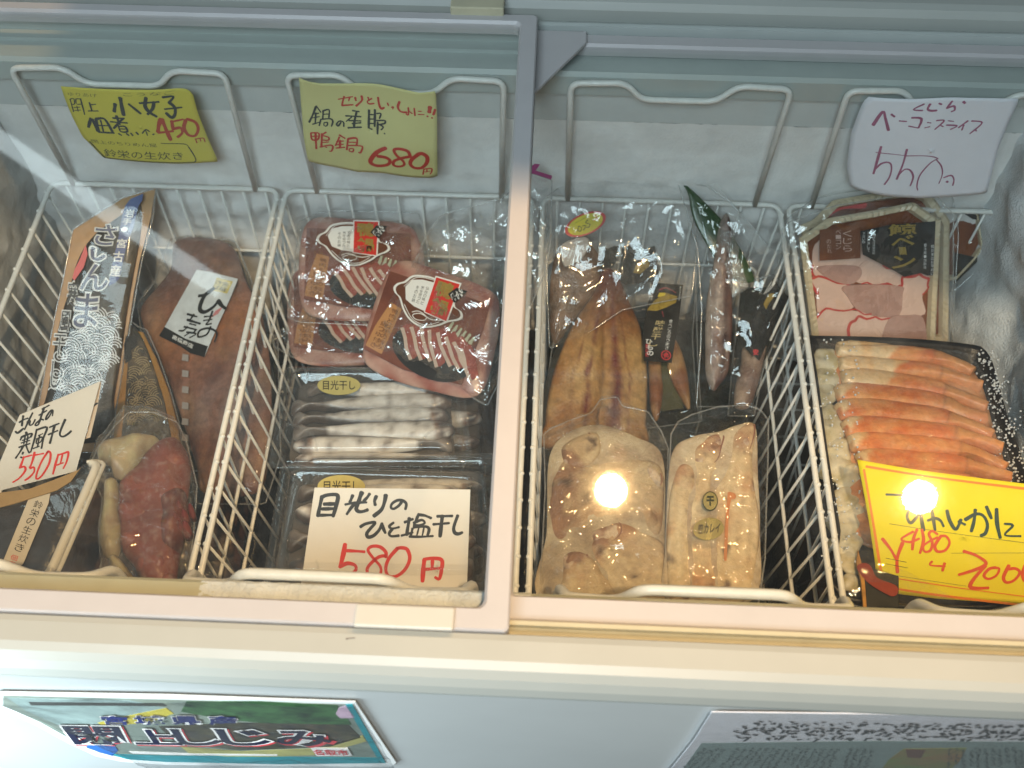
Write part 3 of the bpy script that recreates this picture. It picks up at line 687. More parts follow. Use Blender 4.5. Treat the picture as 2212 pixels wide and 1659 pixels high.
# --- pale yellow note, second basket
pl = hang(K2, (40, 0), (2100, 180), (130, 1300), 0.784, 0.774)
aw2 = pl.L(K2(2100, 180))[0]
def bend2(a, b):
    t = a / aw2; top = max(0.0, 1 + b / 0.10)
    return 0.010 * top * (math.cos(t * math.pi * 2) * 0.6 + 0.4 * t) * 0.7 + 0.002 * math.sin(b * 60) - 0.004 * (1 - top) * math.sin(t * 6.0) * 0.6
c = card('pale yellow note with red 680, taped to the basket handle above the duck packs', pl, K2, [(40, 0), (150, 62), (350, 110), (750, 150), (1200, 160), (1600, 200), (1850, 228), (2100, 180), (2115, 600), (2120, 1540), (2000, 1552), (1700, 1530), (1300, 1480), (900, 1492), (600, 1430), (350, 1370), (165, 1300), (110, 900), (60, 400)], paper('pale_yellow_note', (0.68, 0.64, 0.28)), bend2)
writing('red_lettering', pl, K2, [
 (20, [(620, 385), (830, 360)]), (28, [(705, 348), (675, 470), (700, 482), (838, 480)]), (20, [(790, 360), (772, 420)]), (30, [(870, 372), (880, 420)]), (32, [(965, 352), (970, 420), (885, 498)]), (24, [(1062, 372), (1080, 420)]), (24, [(1120, 390), (1055, 430), (1080, 468), (1155, 460)]),
 (34, [(1215, 368), (1232, 470), (1265, 528), (1310, 512)]), (24, [(1360, 440), (1375, 480)]), (18, [(1420, 500), (1452, 490), (1440, 522)]), (34, [(1545, 402), (1520, 490), (1568, 548), (1655, 552)]), (24, [(1680, 480), (1682, 580), (1650, 578)]), (20, [(1690, 530), (1740, 562)]), (26, [(1770, 482), (1782, 590)]), (18, [(1830, 520), (1882, 520)]), (18, [(1830, 572), (1920, 570)]),
 (58, [(2010, 450), (1998, 530)]), (26, [(1968, 590), (1976, 600)]), (38, [(2085, 490), (2060, 570)]), (26, [(2035, 612), (2045, 622)]),
 (26, [(215, 850), (235, 950), (320, 950), (332, 860), (215, 848)]), (32, [(285, 852), (295, 1098)]), (18, [(240, 900), (322, 900)]), (30, [(382, 870), (370, 1078)]), (24, [(440, 852), (390, 890), (480, 930), (470, 972), (380, 962)]), (18, [(390, 1002), (480, 1000)]), (26, [(350, 1075), (500, 1050), (542, 1080), (520, 1148), (490, 1150)]), (20, [(432, 1080), (452, 1086)]),
 (26, [(640, 900), (722, 950)]), (24, [(640, 930), (582, 1060)]), (20, [(600, 1000), (702, 990)]), (20, [(590, 1050), (702, 1040)]), (34, [(650, 980), (650, 1098)]), (26, [(590, 1100), (720, 1090)]), (30, [(772, 958), (900, 952), (900, 1050)]), (28, [(770, 960), (750, 1128)]), (20, [(790, 1010), (888, 1010)]), (26, [(760, 1060), (960, 1062), (988, 1092), (958, 1168), (930, 1165)]), (22, [(790, 1110), (850, 1110), (840, 1158), (790, 1150), (790, 1112)]),
 (58, [(1340, 1075), (1205, 1150), (1115, 1270), (1122, 1338), (1220, 1368), (1365, 1338), (1405, 1270), (1340, 1222), (1220, 1210)]), (44, [(1715, 1200), (1680, 1112), (1570, 1078), (1472, 1092), (1500, 1170), (1600, 1260), (1618, 1328), (1540, 1358), (1460, 1338), (1470, 1270), (1580, 1220), (1720, 1188)]), (56, [(1840, 1150), (1742, 1230), (1712, 1310), (1770, 1375), (1880, 1380), (1958, 1300), (1965, 1200), (1890, 1142), (1820, 1155)]),
 (22, [(1915, 1410), (1900, 1490)]), (22, [(1915, 1402), (2025, 1398), (2030, 1450), (2008, 1490)]), (18, [(1960, 1410), (1960, 1450)]), (14, [(1930, 1452), (2000, 1446)]),
], mat('soft_red_marker', (0.58, 0.055, 0.035), 0.6, 0.15, 150), c, INKH, bend2, taper=0.08)
writing('black_lettering', pl, K2, [
 (30, [(288, 472), (240, 590), (190, 690)]), (20, [(290, 462), (360, 560)]), (18, [(240, 582), (332, 570)]), (18, [(235, 632), (342, 620)]), (26, [(285, 562), (280, 710)]), (20, [(240, 722), (342, 700)]), (24, [(392, 540), (482, 532), (480, 640)]), (24, [(395, 542), (390, 650)]), (18, [(400, 590), (470, 590)]), (24, [(370, 660), (500, 660), (540, 700), (520, 768)]), (24, [(362, 660), (340, 748)]), (18, [(410, 710), (460, 710), (450, 758), (410, 750), (410, 712)]),
 (24, [(660, 720), (622, 768), (597, 740), (640, 700), (698, 720), (705, 778)]), (24, [(832, 562), (930, 580)]), (24, [(732, 632), (960, 650)]), (34, [(890, 592), (862, 720), (860, 800)]), (20, [(820, 652), (740, 710)]), (22, [(782, 702), (960, 710)]), (22, [(830, 745), (960, 735)]), (26, [(770, 802), (968, 795)]),
 (36, [(1080, 560), (1080, 800)]), (36, [(1170, 552), (1170, 778)]), (22, [(1090, 620), (1162, 620)]), (22, [(1080, 682), (1170, 680)]), (22, [(1080, 742), (1170, 740)]), (20, [(1072, 800), (1130, 820)]), (24, [(1200, 602), (1260, 600), (1240, 670)]), (26, [(1200, 700), (1320, 692), (1320, 730), (1240, 750)]), (32, [(1215, 722), (1215, 878)]), (24, [(1240, 750), (1300, 780), (1270, 820)]), (22, [(1320, 865), (1326, 872)]),
], M_dgrey, c, INKH, bend2, taper=0.1)

# --- white note, far right
pl = hang(K6, (340, 130), (2160, 80), (100, 1200), 0.784, 0.772)
aw6 = pl.L(K6(2160, 80))[0]
def bend6(a, b): return -0.020 * (1 - min(1, max(0, (a + 0.02) / (aw6 * 0.45)))) ** 2 + 0.005 * math.sin(a / aw6 * 3.1)
c = card('white note with faded pink 550, hanging behind the bacon trays', pl, K6, [(330, 132), (500, 100), (700, 72), (1000, 45), (1300, 28), (1700, 45), (2160, 80), (2020, 380), (1890, 700), (1760, 1240), (900, 1260), (100, 1220), (65, 1000), (120, 620), (200, 380), (270, 200)], paper('thin_white_note', (0.82, 0.82, 0.88)), bend6)
writing('pink_lettering', pl, K6, [
 (20, [(978, 112), (850, 182), (960, 190)]), (28, [(1052, 112), (1022, 170), (1060, 190), (1130, 186)]), (24, [(1162, 100), (1192, 112)]), (26, [(1320, 72), (1252, 158)]), (24, [(1255, 158), (1340, 132), (1350, 180), (1312, 198)]), (30, [(1458, 80), (1475, 98)]), (32, [(378, 435), (490, 258), (520, 330), (552, 460)]), (26, [(592, 270), (625, 290)]), (18, [(682, 332), (768, 330)]), (28, [(832, 282), (945, 290), (912, 400)]), (16, [(792, 386), (910, 405)]),
 (14, [(1020, 335), (1062, 340)]), (14, [(988, 400), (1050, 385)]), (20, [(1132, 310), (1222, 312), (1110, 418)]), (16, [(1182, 370), (1212, 386)]), (14, [(1270, 312), (1340, 322)]), (20, [(1252, 365), (1380, 376), (1302, 418)]), (22, [(1512, 320), (1400, 398)]), (20, [(1462, 370), (1440, 430)]), (20, [(1562, 322), (1690, 350), (1540, 478)]), (18, [(1602, 430), (1622, 450)]),
 (28, [(465, 668), (420, 830), (372, 998)]), (10, [(402, 745), (600, 736), (740, 742)]), (20, [(392, 940), (470, 862), (558, 840), (585, 900), (560, 1010), (500, 1105)]), (24, [(770, 668), (720, 850), (646, 1032)]), (12, [(760, 746), (950, 740), (1080, 750), (1150, 775)]), (20, [(660, 990), (740, 912), (810, 920), (845, 1000), (810, 1108)]), (16, [(1140, 778), (1050, 832), (932, 970), (892, 1090), (900, 1160)]), (14, [(1130, 790), (1190, 870), (1200, 970), (1160, 1080)]), (18, [(1220, 1010), (1310, 986), (1345, 1040), (1330, 1110)]), (26, [(1255, 1060), (1268, 1066)]),
], M_pink, c, INKH, bend6, taper=0.1)
# ------------------------------------------------------------------ goods, first basket
M_film = clear('bag_film', f0=0.075, haze=0.010, rough=0.03, bump=0.3, bump_scale=22, dist=0.007, haze_col=(0.75, 0.78, 0.80))
M_filmd = clear('vacuum_film', f0=0.055, haze=0.005, rough=0.04, bump=0.45, bump_scale=26, dist=0.006, crumple=0.2, haze_col=(0.75, 0.75, 0.75))
M_filmh = clear('frosted_film', f0=0.055, haze=0.04, rough=0.06, bump=0.4, bump_scale=26, dist=0.006, haze_col=(0.72, 0.70, 0.66), frost=0.16, frost_scale=120)
M_pet = clear('clear_tray_plastic', f0=0.06, haze=0.018, rough=0.04, bump=0.12, bump_scale=30, dist=0.003, haze_col=(0.75, 0.78, 0.8))
M_paint = mat('dried_fish', (1, 1, 1), 0.45, 0.45, 120, bump=0.5, bump_scale=320, attr=True, coat=0.08)
M_wet = mat('glazed_flesh', (1, 1, 1), 0.42, 0.2, 60, bump=0.15, bump_scale=160, attr=True, coat=0.1)
M_ochre = mat('ochre_film', (0.42, 0.20, 0.035), 0.4, 0.25, 50, bump=0.3, bump_scale=70)
M_silver = mat('silver_print', (0.60, 0.61, 0.60), 0.35, 0.15, 120)
M_navy = mat('navy_print', (0.02, 0.03, 0.10), 0.4, 0.1, 100)
M_ink = mat('black_print', (0.012, 0.012, 0.012), 0.45, 0.1, 100)
M_blue = mat('blue_ribbon_print', (0.015, 0.05, 0.22), 0.4, 0.2, 60)
M_redp = mat('red_print', (0.62, 0.03, 0.02), 0.4, 0.1, 60)
M_white = mat('white_print', (0.78, 0.78, 0.76), 0.5, 0.06, 60)
M_gold = mat('gold_print', (0.46, 0.33, 0.08), 0.38, 0.3, 160, metal=0.35)
M_goldpaper = mat('gold_paper', (0.66, 0.56, 0.20), 0.45, 0.15, 60, metal=0.15)
M_brownp = mat('brown_print', (0.14, 0.045, 0.02), 0.4, 0.2, 60)
M_kraft = mat('kraft_print', (0.50, 0.24, 0.09), 0.5, 0.15, 60)
M_washi = mat('rice_paper_label', (0.62, 0.66, 0.68), 0.6, 0.22, 70)
M_green = mat('bamboo_leaf', (0.018, 0.065, 0.012), 0.3, 0.4, 60, coat=0.3)
M_blackfoam = mat('black_foam_tray', (0.012, 0.013, 0.017), 0.35, 0.2, 90, bump=0.2, bump_scale=300)
M_beige = mat('beige_tray', (0.66, 0.55, 0.37), 0.4, 0.08, 40)
M_dark = mat('dark_contents', (0.035, 0.025, 0.02), 0.3, 0.6, 50, bump=0.5, bump_scale=90)

def inside(p, poly):
    c = False; n = len(poly)
    for i in range(n):
        a, b = poly[i], poly[(i + 1) % n]
        if (a[1] > p[1]) != (b[1] > p[1]) and p[0] < (b[0] - a[0]) * (p[1] - a[1]) / (b[1] - a[1]) + a[0]: c = not c
    return c
def waves(mb, poly, pitch, w, h, up, seed=1):
    """overlapping wave crests and curls clipped to an outline; up = local unit vector"""
    rnd = random.Random(seed); U = Vector(up).normalized(); R_ = Vector((U.y, -U.x))
    xs = [p[0] for p in poly]; ys = [p[1] for p in poly]; c = Vector((sum(xs) / len(xs), sum(ys) / len(ys))); ext = max(max(xs) - min(xs), max(ys) - min(ys))
    done = []
    rows = int(ext / (pitch * 0.55)) + 2
    for r in range(-rows // 2, rows // 2 + 1):
        for q in range(-rows // 2, rows // 2 + 1):
            o = c + U * (r * pitch * 0.55) + R_ * ((q + 0.5 * (r % 2)) * pitch + rnd.uniform(-0.15, 0.15) * pitch)
            if not inside(o, poly): continue
            if rnd.random() < 0.3:                       # a curl
                P = []
                for k in range(26):
                    a = k * 0.55; rr = pitch * 0.04 + pitch * 0.42 * k / 26; P.append(o + R_ * math.cos(a) * rr + U * math.sin(a) * rr)
                if all(inside(p, poly) for p in P): stroke(mb, P, w, h, k=2, taper=0)
            else:
                tilt = rnd.uniform(-0.5, 0.5)
                for k in range(4):
                    rr = pitch * (0.22 + 0.155 * k); P = []
                    for j in range(9):
                        a = math.pi * (0.12 + 0.76 * j / 8) + tilt; P.append(o + R_ * math.cos(a) * rr + U * math.sin(a) * rr)
                    P = [p for p in P if inside(p, poly)]
                    if len(P) > 3: stroke(mb, P, w, h, k=2, taper=0)

# --- long saury pack
def saury(label, pl, back, dark, wave, cr):
    t = thing('saury_pack', label, 'fish pack', pl, 'long saury packs')
    sheet([pl.L(cr(*p)) for p in back], -0.004, -0.001).build('backing', M_ochre, t, smooth=False)
    P = [pl.L(cr(*p)) for p in dark]
    def paint(s, e, x, y):
        c = mixc((0.03, 0.026, 0.02), (0.14, 0.10, 0.055), 0.5 + 0.5 * math.sin(e * 2.2) + 0.5 * fbm(x * 60, y * 25))
        return mixc(c, (0.02, 0.02, 0.02), 0.5 * max(0, fbm(x * 30, y * 30, 3) + 0.2))
    body('saury', P, [(Vector(P[0]) + Vector(P[1])) / 2 * 0.9 + Vector(P[len(P) // 2]) * 0.1, Vector(P[len(P) // 2]) * 0.85 + Vector(P[0]) * 0.15], 0.007, M_paint, t, paint=paint, n=70, rings=8)
    WP = [pl.L(cr(*p)) for p in wave]
    mb = MB(); up = Vector(pl.L(cr(500, 500))) - Vector(pl.L(cr(460, 700)))
    waves(mb, WP, 0.0185, 0.00115, 0.0078, up, 3)
    mb.build('wave_print', M_silver, t, smooth=False)
    return t
pl = plane((*CA(640, 110), 0.655), (*CA(890, 40), 0.655), (*CA(50, 1560), 0.545))
t = saury('long saury pack with blue ribbon print and silver waves, leaning at the far left', pl,
  [(660, 105), (720, 85), (905, 30), (870, 250), (790, 560), (745, 800), (700, 1100), (650, 1450), (590, 1750), (540, 2000), (-40, 2000), (60, 1500), (150, 1000), (210, 740), (290, 340)],
  [(690, 200), (790, 120), (800, 350), (740, 700), (690, 1000), (650, 1300), (600, 1600), (560, 1900), (60, 1900), (110, 1500), (180, 1080), (260, 800), (330, 560), (450, 380)],
  [(440, 910), (590, 930), (660, 1010), (670, 1160), (655, 1340), (540, 1500), (440, 1640), (80, 1640), (130, 1480), (140, 1300), (180, 1180), (290, 1100), (400, 1090)], CA)
L = lambda x, y: pl.L(CA(x, y), 0.008)
rb = [(718, 110), (815, 68), (808, 120), (780, 160), (740, 330), (700, 420), (655, 620), (635, 705), (600, 740), (555, 760), (575, 640), (625, 420), (660, 230), (680, 160)]
sheet([L(*p) for p in rb], 0.0072, 0.0078).build('blue_ribbon', M_blue, t, smooth=False)
mb = MB()
for ch, (x, y), w, hh in (('岩', (715, 215), 34, 62), ('手', (695, 275), 33, 50), ('・', (675, 335), 26, 40), ('宮', (655, 440), 37, 68), ('古', (630, 540), 40, 78), ('産', (607, 645), 42, 88)):
    a = L(x - w - 6, y + hh / 2); b = L(x + w - 6, y + hh / 2 + 4); c = L(x - w + 6, y - hh / 2); text(mb, ch, a, b, c, 0.0082, 0.02)
mb.build('ribbon_lettering', M_white, t, smooth=False)
big = (('さ', (535, 375), 78, 150), ('ん', (455, 690), 100, 190), ('ま', (390, 940), 85, 250))
for nm, m_, bold, hh_ in (('title_outline', M_silver, 0.055, 0.0083), ('title', M_navy, 0.012, 0.0087)):
    mb = MB()
    for ch, (x, y), w, hh in big:
        text(mb, ch, L(x - w - 12, y + hh / 2), L(x + w - 12, y + hh / 2 + 6), L(x - w + 12, y - hh / 2), hh_, bold, ref=0.0)
    cs = [L(430, 470), L(470, 470)]
    stroke(mb, [L(440, 480), L(440, 545), L(480, 560), L(525, 535)], 0.0085 if bold > 0.03 else 0.0045, hh_ - 0.0002, taper=0.3)
    mb.build(nm, m_, t, smooth=False)
for nm, m_, bold, hh_ in (('subtitle_outline', M_silver, 0.05, 0.0083), ('subtitle', M_ink, 0.0, 0.0087)):
    mb = MB()
    for ch, (x, y), w, hh in (('寒', (290, 820), 42, 190), ('風', (235, 1020), 42, 150), ('干', (190, 1195), 48, 150), ('し', (165, 1420), 36, 200)):
        text(mb, ch, L(x - w - 8, y + hh / 2), L(x + w - 8, y + hh / 2 + 5), L(x - w + 8, y - hh / 2), hh_, bold, ref=0.0)
    mb.build(nm, m_, t, smooth=False)
mb = MB()
for s_, x0, y0, x1, y1 in (('旬の脂の乗った', 505, 1125, 440, 1480), ('晩秋から冬の寒風で', 440, 1130, 385, 1500), ('天日干しした', 365, 1150, 310, 1430), ('三陸自慢の一品です', 290, 1180, 230, 1600)):
    vtext(mb, s_, L(x0, y0), L(x1, y1), Vector(L(20, 3)) - Vector(L(0, 0)), 0.0086)
mb.build('blurb', M_ink, t, smooth=False)
sheet([L(*p) for p in [(385, 450), (400, 520), (370, 620), (300, 720), (285, 700), (300, 640), (340, 560)]], 0.0072, 0.0076).build('red_seal', M_redp, t, smooth=False)
film_bag('bag', [L(*p) for p in [(650, 90), (905, 25), (880, 250), (800, 560), (755, 800), (705, 1100), (660, 1450), (600, 1750), (540, 2010), (-50, 2010), (50, 1500), (140, 1000), (200, 740), (280, 330)]], [L(720, 300), L(240, 1850)], 0.0100, clear('taut_bag_film', f0=0.022, haze=0.004, rough=0.05, bump=0.12, bump_scale=14, dist=0.006, crumple=0.1), t, h0=0.0, wr=0.0010, seed=2, scale=14)
# --- second saury pack, deeper, half hidden
pl = plane((*CA(720, 900), 0.575), (*CA(1000, 1500), 0.545), (*CA(640, 1600), 0.535))
cr2 = CA
t = thing('saury_pack', 'half hidden saury pack between the blue ribbon pack and the red dried fish', 'fish pack', pl, 'long saury packs')
L = lambda x, y: pl.L(CA(x, y), 0.004)
sheet([L(*p) for p in [(700, 1080), (800, 1100), (900, 1300), (1000, 1560), (1060, 1800), (1100, 2100), (560, 2100), (600, 1700), (650, 1400)]], -0.003, 0.0).build('backing', M_ochre, t, smooth=False)
dk = [L(*p) for p in [(710, 1060), (770, 1100), (840, 1240), (920, 1480), (980, 1700), (1000, 2050), (660, 2050), (670, 1600), (690, 1300)]]
body('saury', dk, [L(760, 1200), L(830, 1950)], 0.003, M_paint, t, paint=lambda s, e, x, y: mixc((0.03, 0.025, 0.02), (0.15, 0.10, 0.05), 0.4 + fbm(x * 40, y * 40)), n=60, rings=6)
mb = MB(); waves(mb, [L(*p) for p in [(760, 1190), (830, 1240), (900, 1450), (960, 1650), (950, 1800), (690, 1800), (690, 1450), (720, 1300)]], 0.017, 0.0011, 0.0034, Vector(L(700, 1200)) - Vector(L(720, 1500)), 5)
mb.build('wave_print', mat('tan_print', (0.36, 0.27, 0.14), 0.4, 0.15, 120), t, smooth=False)
mb = MB()
vtext(mb, '旬の脂の乗', L(835, 1450), L(805, 1680), Vector(L(24, 0)) - Vector(L(0, 0)), 0.0038)
vtext(mb, '晩秋から冬', L(740, 1445), L(705, 1690), Vector(L(24, 0)) - Vector(L(0, 0)), 0.0038)
sheet([L(*p) for p in [(690, 1130), (760, 1140), (770, 1200), (720, 1240), (730, 1300), (680, 1340), (670, 1200)]], 0.003, 0.0036, mb=mb)
mb.build('lettering', M_ink, t, smooth=False)
film_bag('bag', [L(*p) for p in [(690, 1000), (770, 1060), (830, 1080), (920, 1280), (1010, 1540), (1080, 1800), (1110, 2110), (550, 2110), (600, 1700), (650, 1400)]], [L(760, 1200), L(830, 1950)], 0.007, M_film, t, wr=0.002, seed=12, scale=25)

# --- red dried fish with a rice paper label
pl = plane((*CC(250, 100), 0.560), (*CC(620, 140), 0.575), (*CC(330, 1400), 0.525))
t = thing('dried_fish_pack', 'vacuum pack of reddish brown dried fish with a pale brush-lettered label', 'fish pack', pl)
L = lambda x, y: pl.L(CC(x, y), 0.006)
def paint_h(s, e, x, y):
    c = mixc((0.15, 0.055, 0.038), (0.33, 0.15, 0.105), 0.5 + 0.9 * fbm(x * 26, y * 12, 2) + 0.30 * math.sin(x * 260 + 4 * fbm(x * 9, y * 9)))
    c = mixc(c, (0.50, 0.30, 0.16), 0.9 * max(0, fbm(x * 16, y * 16, 7)))
    c = mixc(c, (0.40, 0.33, 0.29), 0.8 * max(0, fbm(x * 24, y * 8, 11)))
    c = mixc(c, (0.46, 0.17, 0.05), 0.6 * math.exp(-((s - 0.36) / 0.16) ** 2))
    return mixc(c, (0.22, 0.14, 0.11), 0.5 * max(0, 0.3 - s) / 0.3)
P = [L(*p) for p in [(240, 110), (420, 90), (610, 150), (700, 380), (800, 600), (860, 1000), (840, 1500), (760, 1750), (420, 1750), (380, 1600), (300, 1330), (170, 960), (60, 740), (10, 560), (120, 420), (210, 300)]]
body('fish', P, [L(420, 250), L(420, 800), L(560, 1600)], 0.016, M_paint, t, paint=paint_h, n=120, rings=18, bumpy=0.004, bscale=40, seed=4)
lab = [(430, 345), (515, 360), (695, 405), (640, 540), (575, 680), (480, 905), (390, 880), (325, 835), (190, 770), (225, 712)]
mbl = MB(); sheet([L(*p) for p in lab], 0.0195, 0.0200, mb=mbl).build('label', M_washi, t, smooth=False)
sheet([L(*p) for p in [(225, 713), (360, 790), (503, 838), (480, 907), (390, 882), (325, 837), (189, 771)]], 0.0200, 0.0203).build('label_foot', M_ink, t, smooth=False)
writing('brush_lettering', pl, CC, [
  (22, [(405, 480), (450, 470), (500, 435)]), (26, [(500, 432), (440, 480), (410, 560), (440, 585), (500, 550), (530, 510)]), (26, [(530, 510), (550, 540), (575, 560)]),
  (12, [(492, 580), (470, 640), (450, 665), (485, 660)]), (10, [(440, 615), (495, 610)]), (10, [(435, 640), (490, 632)]),
  (14, [(480, 680), (455, 730), (400, 745), (410, 705), (470, 690), (520, 720), (505, 778)]),
  (14, [(330, 598), (392, 615)]), (14, [(372, 600), (345, 640)]), (16, [(330, 635), (412, 660)]),
  (10, [(345, 660), (385, 670)]), (12, [(310, 680), (390, 700)]), (12, [(330, 680), (305, 705), (275, 705)]), (12, [(385, 700), (370, 720)]), (12, [(325, 715), (385, 725), (345, 750)]), (10, [(350, 715), (310, 740)]),
 ], M_ink, t, 0.0205)
sheet([L(*p) for p in [(560, 397), (662, 423), (625, 500), (528, 478)]], 0.0200, 0.0204).build('gold_seal', M_goldpaper, t, smooth=False)
mb = MB(); vtext(mb, '金華', L(625, 425), L(590, 490), Vector(L(20, 6)) - Vector(L(0, 0)), 0.0207); vtext(mb, 'さば', L(580, 415), L(550, 475), Vector(L(18, 6)) - Vector(L(0, 0)), 0.0207); mb.build('seal_lettering', M_ink, t, smooth=False)
mb = MB()
for k in range(7):
    stroke(mb, [L(555 + 7 * k, 610 - 4 * k), L(525 + 7 * k, 655 - 4 * k)], 0.0008, 0.0204)
mb.build('red_stamp', mat('stamp_red', (0.62, 0.22, 0.22), 0.5, 0.2, 90), t, smooth=False)
mb = MB(); text(mb, '高橋商店', L(272, 790), L(405, 856), L(280, 762), 0.0206, 0.01); mb.build('shop_lettering', M_white, t, smooth=False)
film_bag('vacuum_bag', [L(*p) for p in [(200, 100), (330, 75), (630, 110), (760, 440), (900, 700), (920, 1500), (820, 1820), (380, 1820), (260, 1400), (130, 1000), (20, 760), (-10, 520), (100, 380)]], [L(420, 300), L(520, 1600)], 0.0165, M_filmd, t, wr=0.0022, seed=5, scale=30)

mb_t = mat('grey_reflection_paint', (0.34, 0.30, 0.28), 0.5, 0.15, 80)  # ladder of pale reflections on the bag, painted in as flat grey squares
for k in range(7):
    y0 = 885 + 103 * k; sheet([L(338, y0), L(378, y0 + 6), L(376, y0 + 48), L(334, y0 + 42)], 0.0192, 0.0195).build('reflection_square', mb_t, t, smooth=False)
# --- octopus in a vacuum pack
pl = plane((*CB(800, 480), 0.625), (*CB(1450, 420), 0.615), (*CB(1000, 1560), 0.640))
t = thing('octopus_pack', 'vacuum pack of boiled dark red octopus lying at the front of the first basket', 'octopus pack', pl)
L = lambda x, y: pl.L(CB(x, y), 0.01)
def paint_o(dark):
    def f(s, e, x, y):
        c = mixc((0.12, 0.02, 0.015), (0.32, 0.08, 0.05), 0.5 + 0.45 * fbm(x * 26, y * 26, 2) + 0.15 * (1 - abs(e)))
        return mixc(c, (0.03, 0.006, 0.012), dark * (0.6 + fbm(x * 30, y * 30, 8)))
    return f
V = []; F = []; C = []
def addp(out, sp, H, pf, **k):
    global V, F, C
    v, f, c = pillow([L(*p) for p in out], [L(*p) for p in sp], H, paint=pf, **k); b = len(V)
    V += v; F += [tuple(i + b for i in q) for q in f]; C += c
addp([(940, 700), (1080, 560), (1150, 460), (1270, 360), (1400, 340), (1480, 440), (1510, 560), (1500, 720), (1460, 1000), (1420, 1300), (1350, 1600), (1120, 1480), (1060, 1350), (960, 1220), (940, 980)], [(1330, 480), (1180, 800), (1200, 1350)], 0.020, paint_o(0.25), n=90, rings=12, bumpy=0.0015, bscale=30)
addp([(1150, 500), (1300, 380), (1440, 430), (1500, 560), (1400, 680), (1230, 690)], [(1260, 560), (1400, 530)], 0.0198, paint_o(0.0), n=60, rings=9, bumpy=0.003)
addp([(940, 720), (1080, 640), (1260, 680), (1300, 790), (1200, 880), (1010, 860)], [(1030, 760), (1210, 770)], 0.0198, paint_o(0.0), n=60, rings=9, bumpy=0.003)
addp([(930, 900), (1020, 850), (1180, 890), (1240, 980), (1160, 1070), (980, 1060)], [(1020, 960), (1150, 980)], 0.0198, paint_o(0.1), n=60, rings=9, bumpy=0.003)
addp([(950, 1130), (1080, 1080), (1240, 1120), (1260, 1240), (1120, 1290), (980, 1240)], [(1040, 1170), (1180, 1190)], 0.0198, paint_o(0.1), n=60, rings=9, bumpy=0.003)
addp([(1080, 1330), (1200, 1260), (1340, 1320), (1330, 1440), (1200, 1490), (1090, 1430)], [(1160, 1370), (1270, 1380)], 0.0198, paint_o(0.0), n=60, rings=9, bumpy=0.003)
addp([(1260, 1520), (1340, 1430), (1420, 1480), (1420, 1600), (1260, 1600)], [(1330, 1520), (1350, 1570)], 0.0198, paint_o(0.0), n=50, rings=8)
addp([(1250, 880), (1380, 760), (1480, 780), (1480, 1000), (1430, 1250), (1300, 1260), (1250, 1100)], [(1370, 880), (1360, 1180)], 0.0228, paint_o(0.8), n=60, rings=9, bumpy=0.003)
for (x, y, r) in ((1440, 940, 34), (1480, 1010, 36), (1410, 1030, 34), (1490, 1100, 42), (1445, 1090, 26), (1530, 960, 28)):
    addp([(x + r * math.cos(a), y + r * math.sin(a)) for a in [k * math.pi / 5 for k in range(10)]], [(x - 4, y), (x + 4, y)], 0.0265, lambda s, e, x, y: mixc((0.36, 0.11, 0.09), (0.16, 0.03, 0.03), 1.4 - abs(e) * 1.6), n=20, rings=5)
obj('octopus', mesh(V, F, 'octopus', C), M_wet, t)
def paint_c(s, e, x, y): return mixc((0.46, 0.40, 0.22), (0.30, 0.21, 0.12), 0.5 + fbm(x * 50, y * 50, 3))
V = []; F = []; C = []
addp([(770, 440), (880, 370), (1020, 330), (1190, 330), (1260, 350), (1170, 450), (1080, 560), (1010, 650), (900, 650), (880, 560), (790, 520)], [(900, 470), (1080, 420)], 0.022, paint_c, n=70, rings=10, bumpy=0.003)
addp([(830, 680), (930, 680), (950, 900), (960, 1130), (940, 1260), (870, 1290), (800, 1240), (780, 1080), (810, 900)], [(880, 760), (870, 1200)], 0.017, paint_c, n=60, rings=8, bumpy=0.002)
addp([(860, 1310), (930, 1290), (1060, 1450), (1080, 1520), (1000, 1520), (900, 1420)], [(910, 1350), (1020, 1480)], 0.017, paint_c, n=50, rings=8)
obj('octopus_tip', mesh(V, F, 'octopus_tip', C), M_wet, t)
film_bag('vacuum_bag', [L(*p) for p in [(690, 560), (760, 400), (900, 220), (1010, 110), (1200, 110), (1400, 190), (1470, 330), (1560, 700), (1530, 1100), (1450, 1640), (760, 1640), (790, 1320), (770, 1080), (800, 800)]], [L(1050, 480), L(1150, 1450)], 0.032, M_filmh, t, wr=0.0025, seed=8, scale=30)

# --- clear tray with the simmered small fish, bottom left
pl = plane((*CB(0, 900), 0.655), (*CB(840, 570), 0.640), (*CB(380, 1480), 0.660))
t = thing('simmered_fish_tray', 'shallow clear tray of dark simmered fish with a slanted paper strip, front left corner', 'food tray', pl)
L = lambda x, y, h=0.0: pl.L(CB(x, y), h)
out = [(-260, 1000), (0, 900), (400, 780), (760, 560), (850, 575), (820, 660), (640, 1100), (470, 1480), (430, 1530), (350, 1560), (-260, 1700)]
body('simmered_fish', [L(*p) for p in [(-200, 1010), (100, 890), (560, 760), (640, 740), (600, 900), (420, 1330), (330, 1440), (-200, 1600)]], [L(-50, 1150), L(350, 1000)], 0.004, M_dark, t, n=60, rings=8, bumpy=0.003, bscale=120)
mb = MB(); edge = [L(*p) for p in [(735, 590), (775, 620), (720, 760), (580, 1080), (440, 1400), (400, 1470)]]
mb.tube([(*p, 0.006) for p in catmull(edge, 5)], 0.0042, 8)
edge2 = [L(*p) for p in [(700, 575), (770, 568), (830, 590), (805, 660), (640, 1060), (480, 1430), (430, 1500)]]
mb.tube([(*p, 0.004) for p in catmull(edge2, 5)], 0.0022, 8)
mb.build('rim_bead', mat('milky_plastic', (0.66, 0.63, 0.55), 0.25, 0.1, 40, coat=0.5), t)
